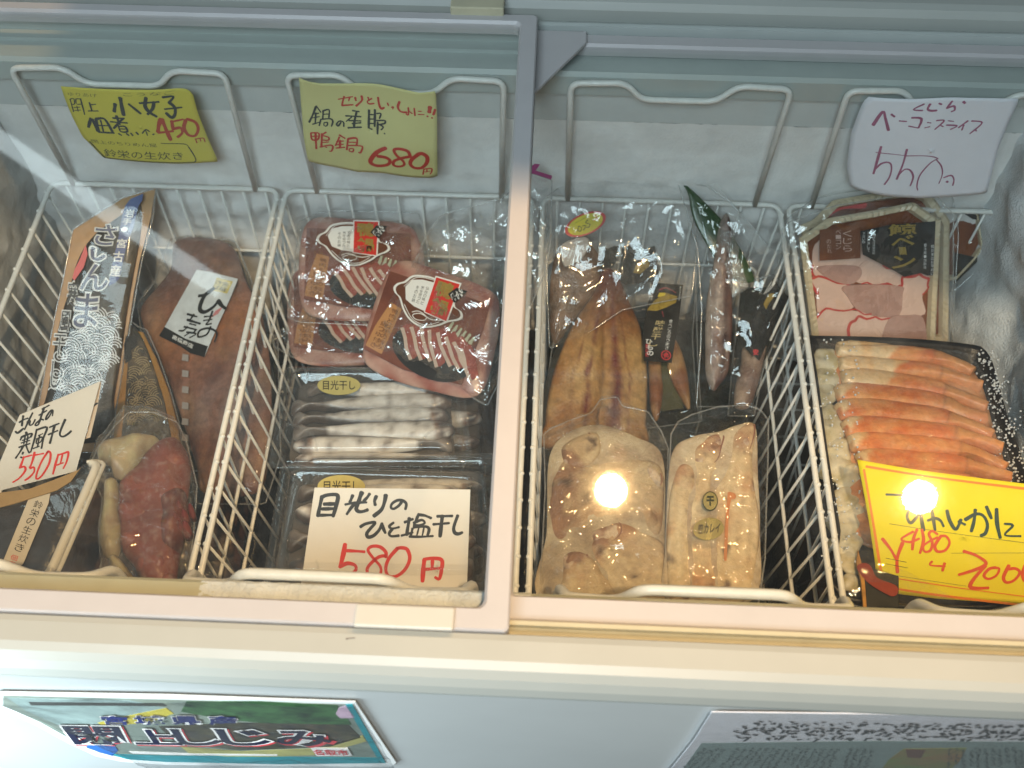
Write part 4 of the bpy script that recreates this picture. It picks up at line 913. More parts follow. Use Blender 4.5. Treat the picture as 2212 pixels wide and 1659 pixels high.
sheet([L(*p) for p in out], -0.004, 0.0075).build('tray_lid', M_pet, t, smooth=False, bevel=0.002)
strip = [(225, 850), (400, 800), (385, 880), (185, 1360), (125, 1408), (18, 1408), (20, 1350)]
sheet([L(*p, 0.009) for p in strip], 0.0082, 0.0087).build('paper_strip', mat('cream_paper', (0.58, 0.52, 0.42), 0.6, 0.1, 60), t, smooth=False)
mb = MB(); vtext(mb, '鈴栄の生炊き', L(320, 860, 0.009), L(140, 1270, 0.009), Vector(L(30, 10)) - Vector(L(0, 0)), 0.0089); mb.build('strip_lettering', M_ink, t, smooth=False)
mb = MB(); vtext(mb, '佃煮', L(120, 1290, 0.009), L(85, 1390, 0.009), Vector(L(24, 6)) - Vector(L(0, 0)), 0.0089); mb.build('strip_stamp', M_redp, t, smooth=False)
sheet([L(*p, 0.012) for p in [(0, 790), (230, 760), (420, 690), (620, 610), (640, 590), (560, 700), (450, 770), (100, 880), (0, 905), (-200, 960), (-200, 850)]], 0.0095, 0.0105).build('paper_band', mat('tan_paper_band', (0.36, 0.24, 0.11), 0.6, 0.2, 40), t, smooth=False)

# --- deeper packs that fill the baskets under the ones on top
def under_pack(label, x0, x1, y0, y1, z, tone, seed, film=True):
    t = thing('frozen_fish_pack', label, 'fish pack', None, 'frozen packs lying deep in the baskets', loc=((x0 + x1) / 2, (y0 + y1) / 2, z))
    w, l = (x1 - x0) / 2, (y1 - y0) / 2; rnd = random.Random(seed)
    out = [(a * (1 + rnd.uniform(-0.05, 0.02)), b * (1 + rnd.uniform(-0.05, 0.02))) for a, b in rrect(-w, w, -l, l, 0.03, 2)]
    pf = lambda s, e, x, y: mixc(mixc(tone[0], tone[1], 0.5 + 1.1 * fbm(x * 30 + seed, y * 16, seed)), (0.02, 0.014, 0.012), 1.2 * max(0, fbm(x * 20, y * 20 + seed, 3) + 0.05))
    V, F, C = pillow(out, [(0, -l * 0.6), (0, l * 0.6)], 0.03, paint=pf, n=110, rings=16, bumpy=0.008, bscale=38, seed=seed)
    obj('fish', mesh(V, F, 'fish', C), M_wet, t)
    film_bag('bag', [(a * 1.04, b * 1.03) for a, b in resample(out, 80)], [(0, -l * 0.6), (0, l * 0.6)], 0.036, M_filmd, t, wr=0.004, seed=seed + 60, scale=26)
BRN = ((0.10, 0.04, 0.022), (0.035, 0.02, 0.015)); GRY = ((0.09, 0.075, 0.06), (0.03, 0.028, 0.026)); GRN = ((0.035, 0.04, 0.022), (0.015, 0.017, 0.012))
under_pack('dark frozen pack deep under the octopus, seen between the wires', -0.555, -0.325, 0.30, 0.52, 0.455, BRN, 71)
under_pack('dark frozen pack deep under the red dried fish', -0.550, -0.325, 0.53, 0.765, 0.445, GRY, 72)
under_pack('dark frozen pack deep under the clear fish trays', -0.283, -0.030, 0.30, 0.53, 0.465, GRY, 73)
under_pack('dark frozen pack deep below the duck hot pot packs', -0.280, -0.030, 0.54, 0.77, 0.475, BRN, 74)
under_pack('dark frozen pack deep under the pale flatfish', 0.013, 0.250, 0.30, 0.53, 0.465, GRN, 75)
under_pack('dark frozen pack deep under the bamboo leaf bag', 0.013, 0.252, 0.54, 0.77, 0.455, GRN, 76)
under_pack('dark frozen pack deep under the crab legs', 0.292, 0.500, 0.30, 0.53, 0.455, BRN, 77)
# ------------------------------------------------------------------ second basket: duck packs and fish trays
M_meat = mat('raw_duck', (1, 1, 1), 0.35, 0.2, 80, bump=0.25, bump_scale=150, attr=True, coat=0.1)
M_slice = mat('printed_meat', (0.44, 0.095, 0.065), 0.4, 0.4, 130)
M_fat = mat('printed_fat', (0.72, 0.56, 0.46), 0.4, 0.15, 120)
M_leek = mat('printed_leek', (0.55, 0.60, 0.44), 0.4, 0.2, 100)
M_maroon = mat('maroon_card', (0.10, 0.028, 0.020), 0.35, 0.5, 14, col2=(0.26, 0.085, 0.05))
M_bowl = mat('printed_bowl', (0.02, 0.02, 0.022), 0.35, 0.3, 60)
REFP = plane((*B1(520, 240), 0.6), (*B1(1270, 250), 0.6), (*B1(520, 770), 0.585))
def dref(x, y):                                          # pack layout in metres, read off the least turned pack
    p = REFP.L(B1(x, y)); o = REFP.L(B1(860, 500)); return (p[0] - o[0], p[1] - o[1])
M_crink = clear('crinkled_bag_film', f0=0.15, haze=0.028, rough=0.03, bump=0.9, bump_scale=34, dist=0.007, haze_col=(0.75, 0.78, 0.80))
_duck_mesh = {}
def dm(key, f):
    if key not in _duck_mesh: _duck_mesh[key] = f()
    return _duck_mesh[key]
def duck(label, pl, bag, bagseed, spine):
    t = thing('duck_hotpot_pack', label, 'meat pack', pl, 'duck hot pot packs')
    def put(name, key, f, m, par=None):
        me = dm(key, f)
        o = bpy.data.objects.new(name, me); COL.objects.link(o); o.parent = par or t
        if not me.materials: me.materials.append(m)
        return o
    R = lambda pts: [dref(*p) for p in pts]
    def meat():
        pf = lambda s, e, x, y: mixc(mixc((0.36, 0.12, 0.09), (0.60, 0.38, 0.31), 0.5 + 0.8 * fbm(x * 30, y * 30, 2) + 0.3 * math.sin(x * 120 + y * 200)), (0.30, 0.08, 0.07), max(0, fbm(x * 18, y * 18, 5)))
        V, F, C = pillow(R([(440, 300), (520, 130), (760, 120), (1180, 150), (1290, 260), (1340, 460), (1330, 760), (1000, 820), (600, 815), (450, 700)]), R([(640, 350), (1150, 500)]), 0.011, paint=pf, n=90, rings=14, bumpy=0.003, bscale=60, seed=3)
        return mesh(V, F, 'duck_meat', C)
    put('duck_meat', 'meat', meat, M_meat)
    def poly(pts, h0, h1):
        def f():
            b = sheet(R(pts), h0, h1); return mesh(b.V, b.F, 'm', None, False)
        return f
    cardo = put('recipe_card', 'card', poly([(500, 225), (1235, 250), (1245, 400), (1225, 745), (800, 760), (490, 715)], 0.0125, 0.0130), M_maroon)
    put('label_strip', 'strip', poly([(575, 400), (665, 420), (625, 712), (495, 690), (520, 560)], 0.0131, 0.0133), M_kraft, cardo)
    def stx():
        mb = MB()
        vtext(mb, '鴨肉とねぎの旨み', dref(625, 430), dref(590, 690), Vector(dref(22, 3)) - Vector(dref(0, 0)), 0.0135)
        vtext(mb, '鍋つゆ付き', dref(575, 520), dref(548, 690), Vector(dref(20, 3)) - Vector(dref(0, 0)), 0.0135)
        return mesh(mb.V, mb.F, 'm', None, False)
    put('strip_lettering', 'striptext', stx, M_brownp, cardo)
    def bowl():
        b = sheet(ellipse(dref(960, 620), 0.0475, 0.0265, -0.12), 0.0131, 0.0132); return mesh(b.V, b.F, 'm', None, False)
    put('bowl_print', 'bowl', bowl, M_bowl, cardo)
    def slices(which):
        def f():
            mb = MB(); rnd = random.Random(4)
            for k in range(8):
                f_ = k / 7.0; x0 = 700 + 440 * f_; y0 = 560 - 62 * math.sin(math.pi * min(1, f_ * 0.9 + 0.1)) + rnd.uniform(-6, 6)
                ang = math.radians(52 + 14 * rnd.random() - 12 * f_); ln = 222 * (1 - 0.25 * abs(f_ - 0.45)); w = 82
                dx, dy = math.cos(ang), math.sin(ang); nx, ny = -dy, dx
                def at_(u, v): return dref(x0 + dx * ln * u - nx * w * v, y0 + dy * ln * u - ny * w * v)
                wob = lambda u: 0.10 * math.sin(5 * u + k)
                if which == 'lean': sheet([at_(0, 0.0), at_(0.3, 0.0 + wob(.3)), at_(0.7, 0.02), at_(1.0, 0.1), at_(1.05, 0.5), at_(0.98, 0.95), at_(0.6, 1.0), at_(0.3, 1.0 + wob(.3)), at_(-0.05, 0.95), at_(-0.08, 0.4)], 0.01325, 0.0133 + 0.00008 * k, mb=mb)
                else: sheet([at_(-0.02, 0.30), at_(0.3, 0.24 + wob(.3)), at_(0.65, 0.22), at_(1.04, 0.34), at_(1.03, 0.06), at_(0.6, -0.06), at_(0.3, -0.04 + wob(.3)), at_(-0.05, 0.0)], 0.0133, 0.01333 + 0.00008 * k, mb=mb)
            return mesh(mb.V, mb.F, 'm', None, False)
        return f
    put('meat_print', 'lean', slices('lean'), M_slice, cardo); put('fat_print', 'fat', slices('fat'), M_fat, cardo)
    def leek():
        mb = MB()
        for k in range(6): stroke(mb, [dref(1000 + 38 * k, 520 - 5 * k), dref(1035 + 34 * k, 410 + 10 * k)], 0.0045, 0.01345, taper=0.4)
        return mesh(mb.V, mb.F, 'm', None, False)
    put('leek_print', 'leek', leek, M_leek, cardo)
    pot = [(580, 320), (600, 290), (640, 270), (680, 225), (760, 205), (850, 205), (960, 230), (1010, 280), (1030, 330), (1080, 345), (1102, 375), (1080, 400), (1020, 425), (960, 465), (860, 500), (760, 480), (690, 430), (640, 370), (600, 350)]
    def potf(sc, h0, h1):
        def f():
            cx_, cy_2 = 840, 350
            P = [Vector(dref(cx_ + (x - cx_) * sc, cy_2 + (y - cy_2) * sc)) for x, y in pot]
            b = sheet(catmull(P, 3, True), h0, h1); return mesh(b.V, b.F, 'm', None, False)
        return f
    stk = put('pot_sticker', 'pot0', potf(1.0, 0.0142, 0.0145), M_white); stk.location.z = 0.0062
    put('pot_print', 'pot1', potf(0.93, 0.0145, 0.0147), M_brownp, stk)
    def lid_():
        b = sheet([dref(*p) for p in [(660, 300), (690, 250), (760, 232), (845, 230), (845, 405), (760, 395), (690, 370)]], 0.0147, 0.0149); return mesh(b.V, b.F, 'm', None, False)
    put('text_panel', 'lid', lid_, M_white, stk)
    def small():
        mb = MB()
        for i, s_ in enumerate(('仙台の鴨と', '葱を使った', '冬のお鍋')): vtext(mb, s_, dref(810 - 33 * i, 262 + 5 * i), dref(808 - 33 * i, 375), Vector(dref(11, 0)) - Vector(dref(0, 0)), 0.0151)
        return mesh(mb.V, mb.F, 'm', None, False)
    put('panel_lettering', 'small', small, M_dgrey, stk)
    def swirl():
        mb = MB()
        P = [(760, 430), (800, 415), (860, 430), (860, 455), (800, 465), (770, 445), (820, 425), (900, 440), (960, 430), (1010, 410)]
        stroke(mb, [dref(*p) for p in P], 0.0009, 0.0149, taper=0)
        stroke(mb, [dref(*p) for p in [(690, 400), (780, 470), (880, 480), (960, 440)]], 0.0008, 0.0149, taper=0)
        stroke(mb, [dref(*p) for p in [(650, 300), (700, 240), (760, 220), (850, 218)]], 0.0007, 0.0149, taper=0)
        return mesh(mb.V, mb.F, 'm', None, False)
    put('swirl_print', 'swirl', swirl, M_white, stk)
    put('red_label_border', 'redb', poly([(838, 190), (1022, 190), (1014, 432), (838, 412)], 0.0149, 0.0151), M_white, stk)
    put('red_label', 'red', poly([(846, 198), (1013, 200), (1004, 425), (844, 408)], 0.0151, 0.0153), M_redp, stk)
    def goldt():
        mb = MB()
        text(mb, '鴨', dref(866, 300), dref(990, 303), dref(868, 205), 0.0155, 0.035); text(mb, '鍋', dref(864, 405), dref(988, 412), dref(866, 306), 0.0155, 0.035)
        return mesh(mb.V, mb.F, 'm', None, False)
    put('red_label_lettering', 'gold', goldt, M_gold, stk)
    put('name_tag', 'tag', poly([(1000, 224), (1078, 226), (1018, 312), (958, 272)], 0.0153, 0.0156), M_ink, stk)
    def tagt():
        mb = MB(); vtext(mb, 'みやぎ', dref(1052, 236), dref(990, 292), Vector(dref(17, 20)) - Vector(dref(0, 0)), 0.0158, 0.02); return mesh(mb.V, mb.F, 'm', None, False)
    put('tag_lettering', 'tagtext', tagt, M_white, stk)
    film_bag('bag', [pl.L(B1(*p), 0.005) for p in bag], [pl.L(B1(*p), 0.005) for p in spine], 0.0150, M_crink, t, wr=0.0050, seed=bagseed, scale=26, n=170, rings=22)
    return t
def dplane(c, r, z0, z1, z2):
    """frame whose origin is the pack's centre c and whose right side points to r"""
    a = plane((*B1(*c), z0), (*B1(*r), z1), (*B1(c[0] - (r[1] - c[1]) * 0.8, c[1] + (r[0] - c[0]) * 0.8), z2)); return a
duck('duck hot pot pack whose pot sticker stands upright, at the back left of its basket', dplane((860, 500), (1260, 515), 0.600, 0.600, 0.588), [(420, 110), (560, 45), (700, 30), (1000, 35), (1290, 45), (1320, 150), (1370, 300), (1370, 500), (1330, 830), (1000, 860), (700, 845), (440, 835), (345, 800), (365, 600), (395, 400), (410, 250)], 21, [(600, 350), (1150, 480)])
duck('duck hot pot pack lying lowest, only its bowl print showing under the other two', dplane((775, 835), (1175, 835), 0.560, 0.560, 0.552), [(350, 800), (420, 780), (800, 780), (1130, 800), (1130, 1160), (800, 1170), (500, 1130), (370, 1080), (240, 1000), (240, 960), (330, 920)], 22, [(500, 950), (1000, 960)])
pl3 = dplane((1358, 930), (1752, 1057), 0.628, 0.632, 0.612)
d3 = duck('tilted duck hot pot pack lying on top of the other two', pl3, [(1330, 230), (1450, 60), (1620, 10), (1900, -60), (2080, -250), (2250, -190), (2240, 250), (2200, 480), (2060, 800), (1980, 1020), (1900, 1200), (1780, 1440), (1690, 1390), (1600, 1330), (1400, 1250), (1240, 1165), (1090, 1130), (970, 1080), (1040, 900), (1100, 700), (1230, 480)], 23, [(1700, 350), (1400, 950)])
zp = [pl3.L(B1(*p), 0.012) for p in [(2075, -262), (2255, -205), (2250, -180), (2070, -238)]]
M_mag = mat('magenta_zip', (0.36, 0.03, 0.16), 0.4, 0.1, 60)
sheet(zp, 0.012, 0.0135).build('zip_strip', M_mag, d3, smooth=False)
sheet([pl3.L(B1(*p), 0.012) for p in [(2070, -235), (2130, -290), (2170, -285), (2120, -215)]], 0.0137, 0.0140).build('zip_mark', M_mag, d3, smooth=False)

# --- clear trays of small silver fish
def fish_tray(label, pl, cr, quad, fishes, sticker, stick_text, name='fish_tray', sunk=False):
    """quad: upper left, upper right, lower right, lower left of the flange"""
    t = thing(name, label, 'fish tray', pl, 'clear trays of dried small fish')
    q = [Vector(pl.L(cr(*p))) for p in quad]
    B = lambda u, v: (q[0] * (1 - u) + q[1] * u) * (1 - v) + (q[3] * (1 - u) + q[2] * u) * v
    def ring(ins, r, z):
        R_ = rrect(ins, 1 - ins, ins * 1.3, 1 - ins * 1.3, r, 7); return [(*B(u, v), z) for u, v in R_]
    R = [ring(0.0, 0.05, -0.001), ring(0.0, 0.05, 0.0), ring(0.018, 0.05, 0.0012), ring(0.034, 0.05, 0.0), ring(0.048, 0.06, 0.004), ring(0.054, 0.07, 0.006), ring(0.062, 0.07, 0.0068), ring(0.066, 0.07, 0.012), ring(0.076, 0.08, 0.0165), ring(0.09, 0.08, 0.0178), ring(0.104, 0.09, 0.0172)]
    V, F = loft(R); obj('clear_lid', mesh(V, F, 'clear_lid'), M_pet, t)
    R = [ring(0.004, 0.05, -0.0012), ring(0.05, 0.06, -0.002), ring(0.075, 0.07, -0.020), ring(0.10, 0.08, -0.022)]
    V, F = loft(R); obj('clear_base', mesh(V, F, 'clear_base'), M_pet, t)
    bed = MB(); sheet([B(u, v) for u, v in rrect(0.085, 0.915, 0.1, 0.9, 0.07, 6)], -0.0195, -0.012, mb=bed)
    bed.build('tray_bed', mat('pale_tray_bed', (0.10, 0.085, 0.075), 0.6, 0.5, 30), t, smooth=False)
    # corner ribs pressed into the lid
    for (cu, cv, a0) in ((0.08, 0.92, 0), (0.92, 0.92, 90)):
        P = []
        for k in range(9):
            a = math.radians(a0 + 90 * k / 8); P.append((*B(cu + 0.17 * math.cos(a), cv - 0.24 * math.sin(a)), 0.0178))
        MB().tube(P, 0.0012, 6).build('corner_rib', M_pet, t)
    for (hd, tl, wd, dark, sd) in fishes:
        h_, e_ = Vector(B(*hd)), Vector(B(*tl)); ax = e_ - h_; Ln = ax.length; ax.normalize(); nn = Vector((-ax.y, ax.x)); w = wd * Ln
        prof = [(0.0, 0.08), (0.05, 0.34), (0.14, 0.52), (0.3, 0.58), (0.5, 0.52), (0.7, 0.34), (0.86, 0.13), (0.9, 0.12), (1.0, 0.42)]
        up = [h_ + ax * Ln * s_ + nn * w * k * 0.62 for s_, k in prof]; dn = [h_ + ax * Ln * s_ - nn * w * k * 0.62 for s_, k in prof][::-1]
        def pf(s, e, x, y, dark=dark, sd=sd):
            n_ = fbm(x * 70 + sd, y * 70, sd)
            c = mixc((0.84, 0.81, 0.76), (0.56, 0.49, 0.43), 0.35 + 0.8 * n_)
            c = mixc(c, (0.05, 0.04, 0.037), max(0, (e * dark - 0.30) * 2.2) + 0.9 * max(0, n_ - 0.12))
            if s < 0.10: c = mixc(c, (0.20, 0.11, 0.07), 0.75 + n_)
            if s < 0.05: c = mixc(c, (0.05, 0.05, 0.055), 0.5 + n_)
            if s > 0.86: c = mixc(c, (0.09, 0.06, 0.045), 0.8)
            return c
        V, F, C = pillow(up + dn, [h_ + ax * Ln * 0.05, e_ - ax * Ln * 0.08], 0.011, paint=pf, n=70, rings=8, h0=-0.011, bumpy=0.0012, bscale=120, seed=sd)
        fo = obj('fish', mesh(V, F, 'fish', C), mat('silver_fish', (1, 1, 1), 0.33, 0.2, 160, bump=0.3, bump_scale=500, attr=True, coat=0.1), t)
        eye = h_ + ax * Ln * 0.055 + nn * w * 0.05; eb = MB().ball((eye.x, eye.y, -0.0035), 0.0032, 10, 6, sc=(1, 1, 0.5)); eb.build('eye', mat('fish_eye', (0.03, 0.035, 0.04), 0.12, 0.2, 60), fo)
    if sticker:
        (sx, sy), ra, rb_ = sticker; c0 = Vector(pl.L(cr(sx, sy), 0.018)); ex = Vector(pl.L(cr(sx + ra, sy), 0.018)) - c0; ey = Vector(pl.L(cr(sx, sy - rb_), 0.018)) - c0
        P = [c0 + ex * math.cos(a) + ey * math.sin(a) for a in [2 * math.pi * k / 36 for k in range(36)]]
        so = sheet(P, 0.0179, 0.0183).build('oval_sticker', M_goldpaper, t, smooth=False)
        mb = MB(); text(mb, stick_text, c0 - ex * 0.74 - ey * 0.5, c0 + ex * 0.76 - ey * 0.5, c0 - ex * 0.74 + ey * 0.5, 0.0185, 0.01); mb.build('sticker_lettering', M_ink, so, smooth=False)
    return t
plT = plane((*B2(230, 0), 0.588), (*B2(1660, 0), 0.588), (*B2(200, 770), 0.600))
fish_tray('clear tray of small silver fish whose whole yellow oval sticker shows, below the duck packs', plT, B1, [(330, 1165), (1610, 1180), (1690, 1890), (200, 1900)],
  [((0.88, 0.17), (0.14, 0.20), 0.20, -1, 1), ((0.93, 0.31), (0.07, 0.38), 0.23, 1, 2), ((0.91, 0.45), (0.09, 0.50), 0.23, 1, 3), ((0.93, 0.59), (0.10, 0.62), 0.23, -1, 4), ((0.10, 0.75), (0.90, 0.74), 0.22, 1, 7), ((0.12, 0.89), (0.88, 0.88), 0.19, -1, 5)], ((720, 1300), 155, 68), '目光干し')
plT2 = plane((*B2(290, 640), 0.640), (*B2(1800, 680), 0.640), (*B2(170, 1500), 0.652))
fish_tray('clear fish tray at the front, its yellow sticker half covered by the 580 yen card', plT2, B2, [(300, 640), (1770, 690), (1860, 1560), (160, 1560)],
  [((0.90, 0.18), (0.10, 0.20), 0.22, 1, 11), ((0.09, 0.36), (0.90, 0.38), 0.25, -1, 12), ((0.93, 0.56), (0.08, 0.58), 0.26, 1, 13), ((0.09, 0.78), (0.90, 0.78), 0.24, -1, 14)], ((738, 800), 172, 82), '目光干し')
plT3 = plane((*B2(1000, 60), 0.560), (*B2(1880, 60), 0.560), (*B2(1000, 1300), 0.572))
fish_tray('lower clear fish tray peeping out at the right edge of the second basket', plT3, B2, [(560, -60), (1800, -60), (1870, 640), (480, 640)],
  [((0.92, 0.25), (0.10, 0.24), 0.17, 1, 21), ((0.94, 0.5), (0.08, 0.52), 0.19, -1, 22), ((0.92, 0.75), (0.08, 0.74), 0.18, 1, 23)], None, '')
plT4 = plane((*B2(1000, 700), 0.600), (*B2(1880, 700), 0.600), (*B2(1000, 1500), 0.612))
fish_tray('clear fish tray under the front tray, its ribbed edge beside the middle lid frame', plT4, B2, [(420, 560), (1870, 560), (1900, 1480), (240, 1480)],
  [((0.92, 0.25), (0.10, 0.24), 0.17, 1, 31), ((0.94, 0.5), (0.08, 0.52), 0.19, -1, 32), ((0.92, 0.75), (0.08, 0.74), 0.18, 1, 33)], None, '')
# ------------------------------------------------------------------ third basket: opened dried fish and flatfish
M_tray = mat('dark_backing', (0.02, 0.022, 0.02), 0.4, 0.4, 60)
pl = plane((*B3(660, 700), 0.585), (*B3(940, 1300), 0.545), (*B3(280, 1500), 0.550))
t = thing('opened_mackerel_pack', 'bag of golden opened dried mackerel with a black upright label, left in its basket', 'fish pack', pl, 'bags of opened dried fish')
L = lambda x, y, h=0.006: pl.L(B3(x, y), h)
sheet([L(*p) for p in [(668, 548), (755, 560), (760, 640), (700, 740), (560, 960), (440, 1150), (300, 1440), (260, 1700), (240, 1900), (190, 1900), (230, 1600), (290, 1350), (420, 1060), (600, 780), (665, 640)]], -0.002, 0.002).build('backing', M_tray, t, smooth=False)
outl = [(650, 700), (730, 700), (790, 790), (860, 950), (930, 1110), (965, 1280), (985, 1450), (985, 1600), (975, 1800), (940, 2000), (250, 2000), (240, 1800), (265, 1600), (330, 1360), (430, 1120), (540, 940), (610, 800)]
A0, A1 = Vector(L(690, 700)), Vector(L(620, 1950)); axm = (A1 - A0).normalized(); nxm = Vector((-axm.y, axm.x)); lnm = (A1 - A0).length
def paint_m(s, e, x, y):
    p = Vector((x, y)) - A0; u = p.dot(axm) / lnm; v = p.dot(nxm) / lnm            # along and across the fish
    wv = v + 0.012 * fbm(x * 40, y * 40, 1)
    c = mixc((0.70, 0.42, 0.16), (0.50, 0.22, 0.06), 0.5 + 1.1 * fbm(x * 22, y * 22, 4))
    c = mixc(c, (0.66, 0.44, 0.20), 0.5 * max(0, fbm(x * 60, y * 14, 6)))
    half = 0.02 + 0.20 * min(1, u * 1.6)
    for cen, wd, st in ((-0.38 * half, 0.030, 1.2), (0.36 * half, 0.045, 1.35), (0.70 * half, 0.016, 0.7), (-0.75 * half, 0.014, 0.5)):
        d = abs(wv - cen) / (wd * (0.35 + u)); c = mixc(c, (0.20, 0.025, 0.012), st * max(0, 1 - d * 1.25) * (0.75 + 0.8 * fbm(x * 80, y * 30, 9)))
    if u > 0.42 and v > 0: 
        d = abs(wv - 0.30 * half - 0.008) / 0.05; c = mixc(c, (0.16, 0.02, 0.03), 0.95 * max(0, 1 - d) * min(1, (u - 0.42) * 5) * (0.8 + 0.8 * fbm(x * 90, y * 90, 3)))
    d = abs(wv + 0.004) / 0.012
    if u > 0.3: c = mixc(c, (0.10, 0.045, 0.02), 0.9 * max(0, 1 - d) * min(1, (u - 0.3) * 6))
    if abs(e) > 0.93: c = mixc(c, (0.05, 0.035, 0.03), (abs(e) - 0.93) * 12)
    c = mixc(c, (0.15, 0.025, 0.010), min(1, max(0, 1 - u / 0.46) * 1.3))
    return c
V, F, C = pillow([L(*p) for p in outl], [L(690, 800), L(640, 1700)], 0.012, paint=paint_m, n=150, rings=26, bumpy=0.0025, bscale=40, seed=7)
W_ = []
for (x, y, z) in V:
    p = Vector((x, y)) - A0; u = p.dot(axm) / lnm; v = p.dot(nxm) / lnm
    W_.append((x, y, z - 0.005 * math.exp(-(v / 0.03) ** 2) * min(1, u * 3)))
obj('mackerel', mesh(W_, F, 'mackerel', C), M_paint, t)
lab = [(1005, 805), (1232, 822), (1205, 1050), (1150, 1383), (950, 1370), (945, 1150)]
LL = lambda x, y: pl.L(B3(x, y), 0.027)
sheet([LL(*p) for p in lab], 0.0266, 0.0270).build('black_label', M_ink, t, smooth=False)
def label_print(t, LL, h):
    mb = MB()
    sheet([LL(*p) for p in [(970, 1005), (1030, 930), (1110, 880), (1190, 905), (1180, 950), (1110, 985), (1040, 1010)]], h, h + 0.0002, mb=mb)
    mb.build('fish_print', mat('gold_fish_print', (0.20, 0.13, 0.02), 0.4, 0.6, 220, col2=(0.42, 0.30, 0.06)), t, smooth=False)
    sheet([LL(*p) for p in [(1048, 905), (1060, 880), (1105, 880), (1100, 900), (1052, 910)]], h + 0.0003, h + 0.0005).build('yellow_print', mat('yellow_print', (0.72, 0.55, 0.04), 0.45, 0.1, 60), t, smooth=False)
    mb = MB(); stroke(mb, [LL(1060, 860), LL(1110, 845), LL(1180, 880)], 0.0016, h + 0.0003); stroke(mb, [LL(1080, 1015), LL(1090, 1050)], 0.0012, h + 0.0003)
    mb.build('ribbon_print', mat('dim_red_print', (0.30, 0.05, 0.06), 0.45, 0.3, 60), t, smooth=False)
    mb = MB()
    vtext(mb, '味醂干し', LL(1075, 1075), LL(1010, 1270), Vector(LL(34, 3)) - Vector(LL(0, 0)), h + 0.0004, 0.02)
    mb.build('gold_lettering', mat('tan_gold_print', (0.50, 0.40, 0.20), 0.4, 0.15, 90), t, smooth=False)
    mb = MB(); vtext(mb, 'ひもの', LL(985, 1210), LL(995, 1335), Vector(LL(24, 2)) - Vector(LL(0, 0)), h + 0.0004, 0.02)
    vtext(mb, '食べごろのうまさ', LL(1145, 1070), LL(1112, 1290), Vector(LL(13, 1)) - Vector(LL(0, 0)), h + 0.0004)
    for k in range(2): vtext(mb, '無添加仕込みの一夜干', LL(1015 - 16 * k, 818), LL(1003 - 16 * k, 935), Vector(LL(7, 0)) - Vector(LL(0, 0)), h + 0.0004)
    vtext(mb, '要冷凍品です', LL(1214, 832), LL(1202, 940), Vector(LL(5, 0)) - Vector(LL(0, 0)), h + 0.0004)
    mb.build('white_lettering', M_white, t, smooth=False)
    c0 = Vector(LL(1108, 1330)); r = (Vector(LL(1140, 1330)) - c0).length
    mb = MB(); stroke(mb, [c0 + Vector((math.cos(a), math.sin(a))) * r for a in [k * math.pi / 8 for k in range(17)]], 0.0009, h + 0.0004, taper=0, k=2)
    text(mb, '安', c0 + Vector((-r, -r)) * 0.6, c0 + Vector((r, -r)) * 0.6, c0 + Vector((-r, r)) * 0.6, h + 0.0005, 0.02)
    vtext(mb, '蔵の町', LL(970, 1245), LL(972, 1345), Vector(LL(11, 0)) - Vector(LL(0, 0)), h + 0.0005)
    mb.build('red_lettering', mat('bright_red_print', (0.70, 0.05, 0.06), 0.45, 0.1, 60), t, smooth=False)
label_print(t, LL, 0.0270)
film_bag('bag', [L(*p) for p in [(440, 230), (660, 190), (1000, 210), (1290, 240), (1350, 560), (1330, 900), (1310, 1200), (1330, 1500), (1360, 1800), (1300, 2000), (230, 2000), (240, 1700), (290, 1300), (400, 900)]], [L(880, 500), L(760, 1700)], 0.0205, M_filmd, t, wr=0.0020, seed=31, scale=18, n=180, rings=24)
# second opened fish behind
pl = plane((*B3(780, 560), 0.565), (*B3(1300, 640), 0.560), (*B3(1000, 1600), 0.525))
t = thing('opened_mackerel_pack', 'darker bag of opened dried mackerel, half hidden behind the upright black label', 'fish pack', pl, 'bags of opened dried fish')
L = lambda x, y, h=0.004: pl.L(B3(x, y), h)
pf = lambda s, e, x, y: mixc((0.56, 0.32, 0.13), (0.34, 0.12, 0.04), 0.5 + fbm(x * 30, y * 30, 2) + 0.4 * (1 - abs(e)))
V = []; F = []; C = []
for out, sp in (([(990, 1150), (1070, 1230), (1080, 1450), (1090, 1600), (1050, 1800), (1000, 1700), (985, 1400)], [(1030, 1280), (1045, 1650)]), ([(1160, 1200), (1210, 1260), (1260, 1420), (1285, 1600), (1280, 1720), (1210, 1620), (1130, 1450), (1120, 1300)], [(1170, 1300), (1250, 1600)])):
    v, f, c = pillow([L(*p) for p in out], [L(*p) for p in sp], 0.008, paint=pf, n=50, rings=8); b = len(V); V += v; F += [tuple(i + b for i in q) for q in f]; C += c
obj('mackerel', mesh(V, F, 'mackerel', C), M_paint, t)
sheet([L(*p) for p in [(1060, 1360), (1200, 1380), (1240, 1700), (1080, 1720)]], -0.004, -0.001).build('leaf_print', mat('dull_leaf', (0.10, 0.09, 0.03), 0.5, 0.4, 40), t, smooth=False)
so = sheet([L(*p) for p in [(790, 592), (900, 600), (1025, 546), (1050, 720), (1060, 800), (830, 830), (770, 800)]], 0.006, 0.0064).build('black_label', M_ink, t, smooth=False)
mb = MB(); sheet([L(*p) for p in [(870, 740), (900, 670), (980, 640), (990, 690), (920, 750)]], 0.0064, 0.0066, mb=mb); mb.build('fish_print', MATS['gold_fish_print'], so, smooth=False)
sheet([L(*p) for p in [(700, 550), (880, 490), (915, 475), (945, 555), (820, 590)]], 0.001, 0.002).build('label_corner', M_tray, t, smooth=False)
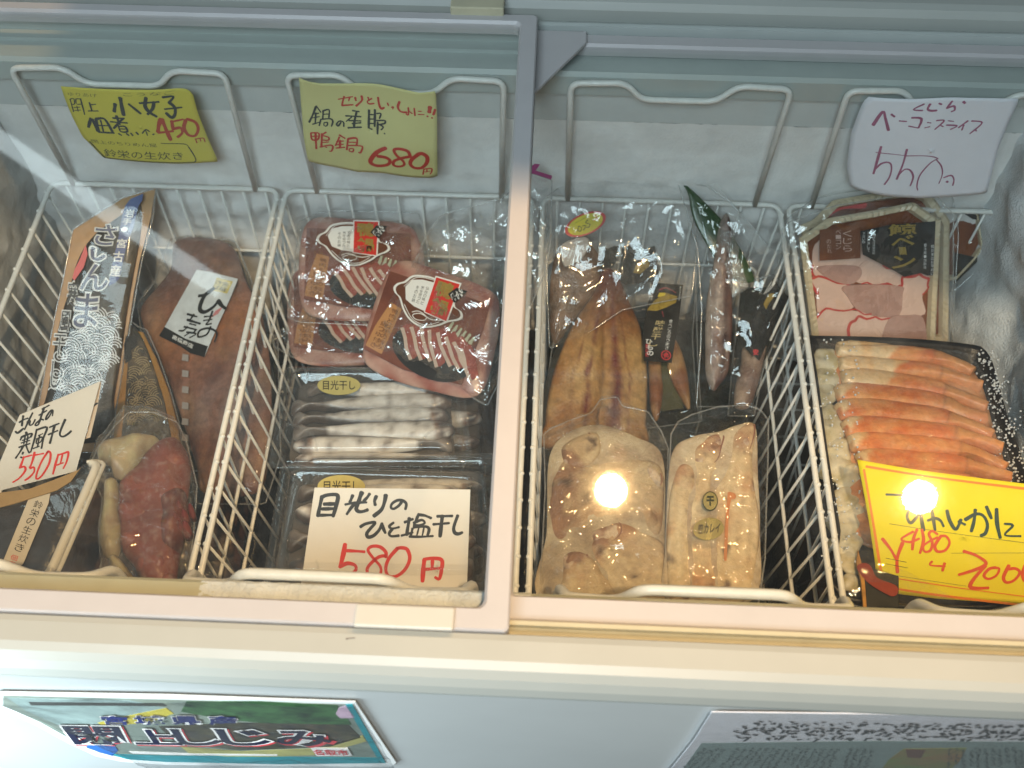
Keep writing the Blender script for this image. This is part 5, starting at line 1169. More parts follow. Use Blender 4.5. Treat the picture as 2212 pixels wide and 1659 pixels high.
film_bag('bag', [L(*p) for p in [(740, 500), (1040, 470), (1320, 560), (1330, 900), (1340, 1300), (1370, 1800), (950, 1850), (760, 1000)]], [L(1000, 650), L(1150, 1650)], 0.012, M_filmd, t, wr=0.003, seed=33, scale=30)
# leaf and long fish
pl = plane((*B3(1200, 120), 0.668), (*B3(1800, 150), 0.668), (*B3(1450, 1550), 0.545))
t = thing('whole_fish_bag', 'clear bag with a long slim dried fish on a dark green bamboo leaf', 'fish pack', pl)
L = lambda x, y, h=0.004: pl.L(B3(x, y), h)
body('bamboo_leaf', [L(*p) for p in [(1215, 70), (1290, 125), (1400, 230), (1530, 370), (1650, 560), (1740, 740), (1745, 800), (1640, 800), (1540, 760), (1440, 590), (1350, 430), (1295, 300), (1270, 160)]], [L(1290, 170), L(1680, 760)], 0.002, M_green, t, n=70, rings=6)
axf = Vector(L(1450, 1500)) - Vector(L(1550, 310))
def paint_l(s, e, x, y):
    c = mixc((0.44, 0.36, 0.31), (0.20, 0.085, 0.06), 0.45 + 0.6 * e + 0.8 * fbm(x * 70, y * 24, 3))
    return mixc(c, (0.07, 0.03, 0.03), max(0, 1 - abs(e - 0.45) * 3.2) * 0.8 + 0.6 * max(0, fbm(x * 50, y * 50, 8)))
body('fish', [L(*p) for p in [(1548, 300), (1575, 360), (1585, 480), (1570, 560), (1590, 700), (1590, 900), (1590, 1120), (1575, 1300), (1560, 1450), (1500, 1540), (1450, 1590), (1400, 1480), (1395, 1300), (1395, 1100), (1410, 900), (1440, 750), (1460, 620), (1480, 450), (1510, 350)]], [L(1540, 400), L(1500, 850), L(1460, 1500)], 0.010, M_paint, t, paint=paint_l, n=110, rings=12, bumpy=0.0012, bscale=110)
mb = MB()
VV, FF, _ = pillow([L(*p, 0.012) for p in [(1500, 420), (1580, 430), (1640, 560), (1630, 620), (1710, 840), (1590, 920), (1530, 660), (1560, 600), (1500, 520)]], [L(1560, 500, 0.012), L(1630, 850, 0.012)], 0.004, n=70, rings=8, h0=0.010, bumpy=0.004, bscale=90, smooth_out=False)
obj('cellophane', mesh(VV, FF, 'cellophane'), clear('cellophane', f0=0.12, haze=0.12, rough=0.08, bump=0.8, bump_scale=120, haze_col=(0.7, 0.66, 0.62)), t)
film_bag('bag', [L(*p) for p in [(1190, 60), (1250, 85), (1420, 110), (1560, 210), (1750, 420), (1860, 560), (2020, 600), (2010, 760), (1900, 1000), (1700, 1500), (1620, 1700), (1330, 1700), (1360, 1300), (1370, 1000), (1340, 560)]], [L(1480, 400), L(1520, 1450)], 0.016, M_filmd, t, wr=0.003, seed=35, scale=28, n=160, rings=20)
sheet([L(*p, 0.017) for p in [(1400, 100), (1470, 90), (1860, 570), (1840, 606), (1780, 600), (1560, 330)]], 0.0165, 0.0172).build('bag_seam', clear('bag_seam', f0=0.015, haze=0.10, rough=0.4, haze_col=(0.62, 0.62, 0.60)), t, smooth=False)
# dark pack at the right wall
pl = plane((*B3(1640, 950), 0.575), (*B3(1960, 900), 0.595), (*B3(1620, 1620), 0.545))
t = thing('dark_fish_pack', 'dark fish pack with a creased black label against the right side of its basket', 'fish pack', pl)
L = lambda x, y, h=0.004: pl.L(B3(x, y), h)
pf = lambda s, e, x, y: mixc((0.48, 0.34, 0.25), (0.22, 0.13, 0.10), 0.5 + fbm(x * 40, y * 40, 6) + 0.3 * e)
sheet([L(*p) for p in [(1640, 830), (1960, 830), (1920, 1100), (1780, 1420), (1720, 1750), (1560, 1750), (1600, 1300)]], -0.004, 0.0).build('backing', M_tray, t, smooth=False)
body('fish', [L(*p) for p in [(1660, 1270), (1760, 1340), (1830, 1240), (1800, 1400), (1760, 1560), (1700, 1700), (1600, 1700), (1600, 1560), (1640, 1400)]], [L(1720, 1380), L(1660, 1640)], 0.010, M_paint, t, paint=pf, n=60, rings=9)
lb = sheet([L(*p, 0.012) for p in [(1885, 768), (1935, 850), (1990, 905), (1960, 1010), (1900, 1130), (1840, 1230), (1780, 1368), (1720, 1310), (1690, 1260), (1720, 1080), (1800, 900)]], 0.0116, 0.012).build('black_label', M_ink, t, smooth=False)
sheet([L(*p, 0.012) for p in [(1810, 960), (1850, 890), (1885, 880), (1890, 905), (1850, 960), (1830, 1000)]], 0.0121, 0.0123).build('fish_print', MATS['gold_fish_print'], lb, smooth=False)
mb = MB()
for k in range(3): stroke(mb, [L(1815 + 14 * k, 890 - 8 * k, 0.012), L(1870 + 14 * k, 800 + 6 * k, 0.012)], 0.0007, 0.0123, taper=0)
mb.build('white_lettering', M_white, lb, smooth=False)
mb = MB(); text(mb, '安', L(1735, 1330, 0.012), L(1775, 1330, 0.012), L(1735, 1285, 0.012), 0.0123, 0.03); mb.build('red_lettering', MATS['bright_red_print'], lb, smooth=False)
film_bag('bag', [L(*p) for p in [(1640, 800), (1880, 740), (2010, 860), (2000, 960), (1900, 1180), (1800, 1440), (1740, 1760), (1550, 1760), (1590, 1300)]], [L(1800, 950), L(1680, 1600)], 0.0145, M_filmd, t, wr=0.002, seed=37, scale=34)
# hazy bag with the oval price sticker
pl = plane((*B3(300, 250), 0.650), (*B3(1300, 250), 0.650), (*B3(300, 1100), 0.575))
t = thing('sticker_bag', 'hazy clear bag with an oval yellow and red price sticker', 'fish pack', pl)
L = lambda x, y, h=0.004: pl.L(B3(x, y), h)
pf = lambda s, e, x, y: mixc((0.10, 0.06, 0.04), (0.26, 0.15, 0.09), 0.45 + fbm(x * 40, y * 40, 6))
body('dried_fish', [L(*p) for p in [(330, 560), (520, 500), (640, 640), (600, 860), (430, 1100), (300, 1250), (270, 900)]], [L(480, 640), L(350, 1080)], 0.006, M_paint, t, paint=pf, n=60, rings=8, bumpy=0.003)
body('paper_slip', [L(*p, 0.010) for p in [(350, 545), (440, 490), (520, 472), (560, 500), (540, 580), (480, 650), (400, 690), (370, 680)]], [L(440, 560, 0.01), L(470, 590, 0.01)], 0.001, mat('milky_slip', (0.42, 0.40, 0.37), 0.6, 0.15, 60), t, n=40, rings=4, h0=0.008)
c0 = Vector(L(528, 385, 0.014)); e1 = Vector(L(660, 325, 0.014)) - c0; e2 = Vector(L(490, 318, 0.014)) - c0
ring = lambda k: [c0 + e1 * k * math.cos(a) * 1.02 + e2 * k * math.sin(a) * 0.95 for a in [2 * math.pi * i / 40 for i in range(40)]]
st = sheet(ring(1.06), 0.0138, 0.0141).build('oval_sticker', M_redp, t, smooth=False)
sheet(ring(0.90), 0.0141, 0.0143).build('sticker_field', mat('sticker_yellow', (0.78, 0.64, 0.03), 0.5, 0.08, 60), st, smooth=False)
ST = lambda x, y: pl.L(B3(x, y), 0.0146)
mb = MB()
stroke(mb, [ST(480, 400), ST(475, 430), ST(495, 435), ST(500, 410), ST(482, 398)], 0.0008, 0.0145, taper=0); stroke(mb, [ST(505, 400), ST(530, 395), ST(515, 430)], 0.0008, 0.0145, taper=0); stroke(mb, [ST(545, 355), ST(530, 375), ST(560, 385), ST(555, 405), ST(535, 408)], 0.0008, 0.0145, taper=0); stroke(mb, [ST(450, 380), ST(545, 330)], 0.0003, 0.0145, taper=0)
mb.build('sticker_handwriting', M_pen, st, smooth=False)
mb = MB(); stroke(mb, [ST(600, 315), ST(608, 340), ST(590, 362)], 0.001, 0.0146, taper=0); stroke(mb, [ST(608, 340), ST(622, 355)], 0.001, 0.0146, taper=0); mb.build('yen_mark', M_ored, st, smooth=False)
film_bag('bag', [L(*p) for p in [(255, 180), (420, 60), (700, 60), (1100, 90), (1300, 150), (1340, 500), (1300, 900), (800, 1000), (500, 1200), (270, 1280), (250, 700)]], [L(500, 400), L(1000, 450)], 0.012, M_filmh, t, wr=0.003, seed=39, scale=22, n=150, rings=18)

# --- flatfish packs
def flat_paint(seed, ax0, ax1, tone=1.0):
    a0 = Vector(ax0); d = Vector(ax1) - a0; ln = d.length; d.normalize(); nn = Vector((-d.y, d.x))
    def f(s, e, x, y):
        p = Vector((x, y)) - a0; u = p.dot(d) / ln
        v = (p - d * (u * ln)).dot(nn)
        c = mixc((0.74, 0.64, 0.48), (0.58, 0.45, 0.31), 0.45 + 0.9 * fbm(x * 25 + seed, y * 25, seed) + 0.25 * (abs(e) > 0.85))
        c = mixc(c, (0.50, 0.37, 0.24), 0.35 * (0.5 + 0.5 * math.sin(v * 620 + 3 * fbm(x * 12, y * 12, seed))))
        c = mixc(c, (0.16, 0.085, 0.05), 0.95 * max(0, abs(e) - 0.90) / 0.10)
        
        if u < 0.12: c = mixc(c, (0.34, 0.19, 0.13), (0.2 - u) * 4.0 * (0.7 + fbm(x * 60, y * 60, seed)))
        c = mixc(c, (0.10, 0.06, 0.05), 0.7 * max(0, fbm(x * 55 + seed, y * 55, 4) - 0.34) * 3)
        c = mixc(c, (0.52, 0.28, 0.15), 0.5 * max(0, fbm(x * 34, y * 34, seed + 3) - 0.1) * 2)
        return (c[0] * tone, c[1] * tone * 0.94, c[2] * tone * 0.80)
    return f
FLATP = lambda r: max(0.0, 1 - r ** 4) ** 0.6
M_flat = mat('flatfish_skin', (1, 1, 1), 0.55, 0.3, 150, bump=0.45, bump_scale=420, attr=True)
pl = plane((*B4(1150, 400), 0.640), (*B4(1830, 300), 0.640), (*B4(1150, 1540), 0.652))
t = thing('flatfish_pack', 'vacuum pack of pale flatfish with a round and an oval gold sticker', 'fish pack', pl, 'vacuum packs of flatfish')
L = lambda x, y, h=0.006: pl.L(B4(x, y), h)
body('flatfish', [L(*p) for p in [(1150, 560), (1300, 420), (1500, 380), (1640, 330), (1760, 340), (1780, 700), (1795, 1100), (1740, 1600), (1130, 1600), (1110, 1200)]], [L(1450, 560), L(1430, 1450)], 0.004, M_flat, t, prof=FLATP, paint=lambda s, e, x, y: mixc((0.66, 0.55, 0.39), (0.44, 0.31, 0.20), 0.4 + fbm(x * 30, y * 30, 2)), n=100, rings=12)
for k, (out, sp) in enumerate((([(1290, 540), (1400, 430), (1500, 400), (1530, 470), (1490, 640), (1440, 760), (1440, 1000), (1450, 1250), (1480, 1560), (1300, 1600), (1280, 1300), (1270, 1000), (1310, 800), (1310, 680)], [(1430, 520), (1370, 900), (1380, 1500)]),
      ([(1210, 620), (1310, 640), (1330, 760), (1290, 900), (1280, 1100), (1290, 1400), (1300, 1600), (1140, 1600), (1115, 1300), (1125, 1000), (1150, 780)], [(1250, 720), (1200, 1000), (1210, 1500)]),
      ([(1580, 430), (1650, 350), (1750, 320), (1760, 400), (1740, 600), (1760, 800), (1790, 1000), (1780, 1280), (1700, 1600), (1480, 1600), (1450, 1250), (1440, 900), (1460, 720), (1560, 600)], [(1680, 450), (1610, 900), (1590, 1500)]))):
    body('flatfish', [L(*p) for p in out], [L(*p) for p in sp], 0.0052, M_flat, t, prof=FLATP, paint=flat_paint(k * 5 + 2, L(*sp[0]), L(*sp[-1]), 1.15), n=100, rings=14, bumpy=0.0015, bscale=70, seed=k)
for k, (out, sp) in enumerate((([(1310, 580), (1360, 520), (1470, 440), (1525, 430), (1510, 500), (1480, 600), (1400, 650), (1350, 680), (1310, 650)], [(1370, 600), (1480, 480)]), ([(1600, 480), (1640, 420), (1720, 350), (1750, 370), (1730, 480), (1680, 590), (1630, 600), (1600, 560)], [(1640, 530), (1710, 410)]))):
    pf = lambda s, e, x, y: mixc((0.68, 0.54, 0.39), (0.36, 0.20, 0.14), 0.3 + 1.3 * fbm(x * 80, y * 80, k + 3))
    body('head', [L(*p) for p in out], [L(*p) for p in sp], 0.0046, M_flat, t, prof=FLATP, paint=pf, n=50, rings=8, bumpy=0.002, bscale=140)
    Q = catmull([L(*p) for p in out], 5, True); g0 = len(Q) // 3
    mb = MB(); stroke(mb, Q[g0:g0 + len(Q) // 3], 0.0016, 0.0047, k=1, taper=0.7)
    mb.build('gill', mat('gill_brown', (0.26, 0.10, 0.065), 0.5, 0.4, 120), t, smooth=False)
mb = MB(); stroke(mb, [L(1570, 850, 0.007), L(1550, 1000, 0.007), L(1535, 1330, 0.007)], 0.0042, 0.0072, taper=0.5); mb.ball((*L(1585, 868, 0.007), 0.0072), 0.004, 10, 5, sc=(1, 1, 0.15)); mb.build('roe_streak', mat('roe_orange', (0.62, 0.24, 0.09), 0.4, 0.2, 90), t, smooth=False)
c0 = Vector(pl.L(B4(1427, 905), 0.015)); ex = Vector(pl.L(B4(1483, 905), 0.015)) - c0; ey = Vector(pl.L(B4(1427, 835), 0.015)) - c0
circ = lambda k: [c0 + ex * k * math.cos(a) + ey * k * math.sin(a) for a in [2 * math.pi * i / 36 for i in range(36)]]
M_foil = mat('gold_foil', (0.60, 0.54, 0.25), 0.22, 0.2, 40, metal=0.8)
M_foild = mat('green_black_foil', (0.05, 0.06, 0.035), 0.25, 0.3, 40, metal=0.4)
s1 = sheet(circ(1.0), 0.0148, 0.0152).build('round_sticker', M_foild, t, smooth=False); sheet(circ(0.9), 0.0152, 0.0154).build('foil_field', M_foil, s1, smooth=False)
mb = MB(); text(mb, '干', c0 - ex * .5 - ey * .5, c0 + ex * .5 - ey * .5, c0 - ex * .5 + ey * .5, 0.0156, 0.05); mb.build('sticker_lettering', M_foild, s1, smooth=False)
c0 = Vector(pl.L(B4(1415, 1105), 0.015)); ex = Vector(pl.L(B4(1526, 1100), 0.015)) - c0; ey = Vector(pl.L(B4(1420, 1025), 0.015)) - c0
s2 = sheet(circ(1.0), 0.0148, 0.0152).build('oval_sticker', mat('olive_foil', (0.30, 0.27, 0.12), 0.3, 0.3, 40, metal=0.5), t, smooth=False)
sheet([c0 - ex * .12 - ey * .97, c0 + ex * .16 - ey * .95, c0 + ex * .46 + ey * .86, c0 - ex * .1 + ey * .97], 0.0152, 0.0153).build('foil_glint_band', M_foil, s2, smooth=False)
mb = MB(); text(mb, '笹カレイ', c0 - ex * .72 - ey * .42, c0 + ex * .74 - ey * .38, c0 - ex * .70 + ey * .46, 0.0156, 0.02); mb.build('sticker_lettering', M_ink, s2, smooth=False)
film_bag('vacuum_bag', [L(*p) for p in [(1150, 400), (1200, 310), (1300, 260), (1480, 205), (1700, 190), (1800, 230), (1855, 300), (1850, 600), (1840, 900), (1830, 1300), (1780, 1640), (1130, 1640), (1110, 1200), (1130, 800)]], [L(1500, 520), L(1450, 1400)], 0.0105, clear('wrinkled_vacuum_film', f0=0.075, haze=0.012, rough=0.04, bump=0.75, bump_scale=36, dist=0.006, haze_col=(0.66, 0.60, 0.48)), t, wr=0.0022, seed=41, scale=34, n=170, rings=22)
pl = plane((*B4(240, 400), 0.632), (*B4(1120, 420), 0.632), (*B4(220, 1520), 0.648))
t = thing('flatfish_pack', 'cloudy vacuum pack of crossed flatfish with twisted heads, front left of its basket', 'fish pack', pl, 'vacuum packs of flatfish')
L = lambda x, y, h=0.006: pl.L(B4(x, y), h)
body('flatfish', [L(*p) for p in [(270, 560), (420, 380), (640, 330), (900, 420), (1090, 560), (1110, 1100), (1140, 1610), (220, 1610), (250, 1100)]], [L(640, 560), L(640, 1450)], 0.003, M_flat, t, prof=FLATP, paint=lambda s, e, x, y: mixc((0.56, 0.47, 0.33), (0.32, 0.23, 0.15), 0.45 + 1.2 * fbm(x * 30, y * 30, 2)), n=100, rings=12, bumpy=0.002, bscale=60)
for k, (out, sp) in enumerate((([(330, 640), (420, 560), (620, 600), (900, 560), (1080, 640), (1100, 900), (1060, 1150), (900, 1040), (700, 1010), (520, 1120), (320, 1200), (270, 1000), (280, 780)], [(480, 760), (900, 800)]),
      ([(580, 1180), (700, 1060), (800, 1040), (950, 1100), (1100, 1200), (1110, 1450), (1140, 1600), (740, 1600), (640, 1400), (570, 1270)], [(720, 1180), (930, 1450)]),
      ([(380, 1280), (480, 1250), (580, 1300), (660, 1400), (760, 1600), (320, 1600), (360, 1450)], [(480, 1340), (560, 1540)]),
      ([(360, 500), (480, 420), (620, 400), (640, 540), (560, 640), (430, 660), (370, 600)], [(440, 560), (560, 480)]))):
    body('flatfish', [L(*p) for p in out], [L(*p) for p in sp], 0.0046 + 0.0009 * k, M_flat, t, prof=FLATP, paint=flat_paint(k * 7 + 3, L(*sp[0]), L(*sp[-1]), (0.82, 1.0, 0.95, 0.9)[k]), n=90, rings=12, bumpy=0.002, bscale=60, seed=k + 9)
for k, (out, sp) in enumerate((([(370, 560), (440, 450), (540, 410), (580, 470), (520, 590), (430, 650), (380, 630)], [(430, 570), (510, 470)]), ([(970, 650), (1040, 660), (1080, 740), (1060, 790), (990, 720)], [(1000, 690), (1050, 740)]), ([(580, 1120), (650, 1080), (770, 1060), (780, 1140), (700, 1200), (600, 1190)], [(640, 1140), (730, 1110)]), ([(370, 1290), (460, 1250), (540, 1290), (530, 1400), (460, 1440), (380, 1400)], [(430, 1330), (490, 1360)]))):
    pf = lambda s, e, x, y: mixc((0.66, 0.52, 0.38), (0.34, 0.18, 0.12), 0.3 + 1.3 * fbm(x * 80, y * 80, k + 13))
    body('head', [L(*p) for p in out], [L(*p) for p in sp], 0.0060, M_flat, t, prof=FLATP, paint=pf, n=50, rings=8, bumpy=0.002, bscale=140)
    Q = catmull([L(*p) for p in out], 5, True); g0 = len(Q) // 3
    mb = MB(); stroke(mb, Q[g0:g0 + len(Q) // 3], 0.0016, 0.0061, k=1, taper=0.7)
    mb.build('gill', mat('gill_brown', (0.26, 0.10, 0.065), 0.5, 0.4, 120), t, smooth=False)
film_bag('vacuum_bag', [L(*p) for p in [(230, 400), (280, 360), (420, 300), (570, 250), (640, 150), (760, 130), (800, 200), (980, 235), (1080, 380), (1130, 500), (1120, 800), (1110, 1100), (1150, 1640), (190, 1640), (220, 1200), (240, 800)]], [L(600, 520), L(620, 1450)], 0.0115, clear('dusty_vacuum_film', f0=0.08, haze=0.035, rough=0.04, bump=0.9, bump_scale=38, dist=0.006, haze_col=(0.62, 0.54, 0.42)), t, wr=0.003, seed=43, scale=26, n=180, rings=24)

# ------------------------------------------------------------------ fourth basket: bacon trays and crab legs
def octa(pl, cr, P, k, z, h=0.0):
    c = [(min(p[0] for p in P) + max(p[0] for p in P)) / 2, (min(p[1] for p in P) + max(p[1] for p in P)) / 2]
    Q = resample([Vector(pl.L(cr(c[0] + (x - c[0]) * k, c[1] + (y - c[1]) * k), h)) for x, y in P], 160)
    return Q
def bacon(label, pl, P, front, seed):
    t = thing('bacon_tray', label, 'meat tray', pl, 'beige trays of whale bacon')
    A = octa(pl, B5, P, 1.0, 0); Bq = octa(pl, B5, P, 0.965, 0); Cq = octa(pl, B5, P, 0.905, 0); Dq = octa(pl, B5, P, 0.885, 0)
    rib = lambda Q, z, a: [(p.x, p.y, z + a * math.sin(i * math.pi * 0.9)) for i, p in enumerate(Q)]
    V, F = loft([[(p.x, p.y, -0.012) for p in Cq], [(p.x, p.y, 0.0) for p in A], [(p.x, p.y, 0.003) for p in A], rib(Bq, 0.0062, 0.0009), rib(Cq, 0.0055, 0.0007), [(p.x, p.y, 0.000) for p in Dq], [(p.x, p.y, -0.004) for p in Dq]], cap_top=True, cap_bot=True)
    obj('tray', mesh(V, F, 'tray', None, False), M_beige, t)
    mb = MB(); sheet([(p.x, p.y) for p in octa(pl, B5, P, 0.883, 0)], -0.0035, -0.0010, mb=mb)
    mb.build('meat_bed', mat('brown_marinade', (0.13, 0.032, 0.012), 0.3, 0.5, 30, col2=(0.26, 0.075, 0.02)), t, smooth=False)
    return t
pl = plane((*B5(1500, 300), 0.640), (*B5(1860, 310), 0.640), (*B5(1650, 800), 0.580))
t = bacon('beige bacon tray sticking out behind the others at the right, against the frost', pl, [(1500, 250), (1690, 160), (1740, 200), (1830, 340), (1870, 620), (1800, 720), (1650, 880), (1480, 900)], False, 3)
sheet([pl.L(B5(*p), 0.006) for p in [(1640, 660), (1760, 690), (1865, 712), (1650, 920)]], 0.0045, 0.005).build('black_label', M_ink, t, smooth=False)
sheet([pl.L(B5(*p), 0.006) for p in [(1720, 345), (1882, 350), (1850, 400), (1800, 395)]], 0.0045, 0.005).build('black_label', M_ink, t, smooth=False)
film_bag('bag', [pl.L(B5(*p)) for p in [(1480, 180), (1700, 120), (1900, 300), (2030, 480), (1950, 700), (1640, 980), (1450, 950)]], [pl.L(B5(1650, 400)), pl.L(B5(1650, 700))], 0.009, M_film, t, wr=0.0025, seed=51, scale=30)
pl = plane((*B5(470, 250), 0.668), (*B5(1500, 160), 0.668), (*B5(500, 1400), 0.555))
t = bacon('beige bacon tray in the middle, only its ribbed top rim and right edge showing', pl, [(400, 440), (500, 400), (660, 240), (1040, 175), (1340, 140), (1440, 180), (1530, 300), (1600, 400), (1590, 1400), (520, 1400)], False, 2)
mb = MB(); stroke(mb, [pl.L(B5(600, 350)), pl.L(B5(720, 290)), pl.L(B5(920, 275))], 0.010, -0.0005); mb.build('red_meat_edge', M_redp, t, smooth=False)
film_bag('bag', [pl.L(B5(*p)) for p in [(250, 480), (280, 400), (500, 230), (660, 190), (1400, 90), (1580, 100), (1640, 250), (1680, 500), (1620, 1450), (420, 1450), (320, 900)]], [pl.L(B5(900, 500)), pl.L(B5(950, 1200))], 0.009, M_film, t, wr=0.0022, seed=52, scale=26)
pl = plane((*B5(420, 440), 0.676), (*B5(1500, 330), 0.676), (*B5(500, 1400), 0.582))
PB = [(388, 545), (540, 440), (620, 385), (1000, 320), (1310, 255), (1400, 320), (1505, 390), (1530, 380), (1480, 1440), (500, 1440)]
t = bacon('foremost beige bacon tray with a black and gold label over white, pink-edged slices', pl, PB, True, 1)
L = lambda x, y, h=0.001: pl.L(B5(x, y), h)
rnd = random.Random(5)
M_sl = mat('whale_blubber', (0.74, 0.51, 0.42), 0.35, 0.12, 50, coat=0.3); M_sl2 = mat('whale_lean', (0.50, 0.29, 0.24), 0.35, 0.25, 90, coat=0.3); M_edge = mat('red_rind', (0.62, 0.06, 0.05), 0.35, 0.3, 70)
SL = [([(500, 740), (560, 560), (900, 500), (1480, 560), (1480, 860), (1250, 850), (900, 900), (560, 880)], 0), ([(500, 860), (760, 920), (870, 1000), (800, 1130), (560, 1170), (530, 1000)], 0), ([(870, 780), (960, 720), (1060, 760), (1240, 850), (1230, 930), (1040, 920), (850, 900)], 0), ([(540, 780), (850, 770), (890, 850), (800, 920), (640, 880)], 1), ([(1230, 870), (1390, 850), (1430, 930), (1380, 1020), (1400, 1160), (1200, 1170), (1200, 1000)], 0), ([(740, 940), (940, 920), (1210, 935), (1220, 1000), (1190, 1170), (1000, 1180), (860, 1130), (780, 1020)], 1), ([(540, 1150), (820, 1130), (1000, 1180), (1120, 1200), (1090, 1330), (860, 1440), (560, 1440)], 0), ([(820, 1200), (960, 1190), (1120, 1210), (1080, 1360), (900, 1440), (780, 1380)], 0), ([(1100, 1200), (1250, 1170), (1380, 1190), (1380, 1440), (1060, 1440)], 1)]
for i, (P, kd) in enumerate(SL):
    h = 0.0005 + 0.00065 * i
    Q = catmull([L(*p) for p in P], 4, True)
    so = sheet([(q.x, q.y) for q in Q], -0.001, h).build('slice', M_sl2 if kd else M_sl, t, smooth=False)
    if not kd:
        mb = MB(); m0 = rnd.randrange(len(P)); k_ = 4 * 4
        seg_ = [(Q[(m0 * 4 + j) % len(Q)]) for j in range(k_)]
        wob = [(q.x + 0.0016 * math.sin(j * 1.7 + i), q.y + 0.0016 * math.cos(j * 2.1 + i)) for j, q in enumerate(seg_)]
        stroke(mb, wob, 0.0034, h + 0.0003, k=2, taper=0.5); mb.build('red_rind', M_edge, so, smooth=False)
lb = sheet([L(*p, 0.012) for p in [(890, 490), (1130, 440), (1500, 410), (1490, 640), (1480, 850), (1430, 850), (1380, 830), (1245, 860), (1180, 820), (910, 680)]], 0.0105, 0.011).build('black_label', M_ink, t, smooth=False)
mb = MB()
L2 = lambda x, y: L(x, y, 0.012)
text(mb, '鯨', L2(1120, 530), L2(1350, 520), L2(1110, 435), 0.0112, 0.02); text(mb, 'ベ', L2(1140, 630), L2(1330, 600), L2(1135, 545), 0.0112, 0.02)
vtext(mb, 'ー', L2(1225, 610), L2(1240, 690), Vector(L2(30, 0)) - Vector(L2(0, 0)), 0.0112, 0.03); text(mb, 'ン', L2(1140, 795), L2(1330, 790), L2(1150, 690), 0.0112, 0.02)
mb.build('gold_lettering', MATS['gold_print'], lb, smooth=False)
mb = MB()
for x0, y0, y1, s_ in ((1000, 490, 680, '本品は、冷凍保存の'), (957, 490, 660, '流水解凍して'), (918, 500, 590, '下さい。'), (1475, 600, 850, '開封後はお早めに'), (1415, 590, 800, '要冷蔵・加熱済')):
    vtext(mb, s_, L2(x0, y0), L2(x0 - 3, y1), Vector(L2(12, 0)) - Vector(L2(0, 0)), 0.0112)
mb.build('white_lettering', M_white, lb, smooth=False)
bl = sheet([L(*p, 0.010) for p in [(560, 480), (890, 430), (890, 710), (560, 730)]], 0.0085, 0.009).build('brown_label', mat('brown_label', (0.14, 0.035, 0.012), 0.4, 0.35, 40, col2=(0.22, 0.065, 0.015)), t, smooth=False)
mb = MB(); L3 = lambda x, y: L(x, y, 0.010)
vtext(mb, 'くじら', L3(785, 480), L3(785, 660), Vector(L3(38, 0)) - Vector(L3(0, 0)), 0.0092); vtext(mb, 'ベーコン', L3(710, 475), L3(712, 640), Vector(L3(22, 0)) - Vector(L3(0, 0)), 0.0092); vtext(mb, 'のたれ', L3(632, 555), L3(640, 670), Vector(L3(18, 0)) - Vector(L3(0, 0)), 0.0092)
mb.build('label_lettering', mat('pale_pink_print', (0.62, 0.42, 0.36), 0.5, 0.1, 60), bl, smooth=False)
film_bag('bag', [L(*p) for p in [(250, 480), (300, 420), (480, 350), (700, 280), (1300, 190), (1500, 200), (1640, 350), (1640, 900), (1600, 1460), (430, 1460), (330, 1000)]], [L(850, 600), L(950, 1250)], 0.0145, M_film, t, wr=0.0022, seed=53, scale=24, n=150, rings=20)

# --- crab legs
pl = plane((*B6(360, 95), 0.605), (*B6(1400, 170), 0.605), (*B6(560, 1500), 0.640))
t = thing('crab_leg_tray', 'black tray of orange snow crab legs laid side by side under film', 'crab tray', pl)
L = lambda x, y, h=0.004: pl.L(B6(x, y), h)
PT = [(345, 110), (380, 92), (900, 105), (1330, 145), (1420, 190), (1470, 300), (1540, 560), (1640, 860), (1720, 1200), (1780, 1700), (560, 1700), (520, 1300), (440, 800), (380, 350)]
def shr(k): 
    cxx, cyy = 1010, 900; return resample([Vector(L(cxx + (x - cxx) * k, cyy + (y - cyy) * k)) for x, y in catmull(PT, 3, True)], 120)
V, F = loft([[(p.x, p.y, -0.02) for p in shr(0.9)], [(p.x, p.y, 0.010) for p in shr(1.0)], [(p.x, p.y, 0.012) for p in shr(0.99)], [(p.x, p.y, 0.010) for p in shr(0.965)], [(p.x, p.y, -0.004) for p in shr(0.92)]], cap_top=True, cap_bot=True)
obj('tray', mesh(V, F, 'tray'), M_blackfoam, t)
M_crab = mat('crab_shell', (1, 1, 1), 0.42, 0.28, 140, bump=0.4, bump_scale=420, attr=True, coat=0.1)
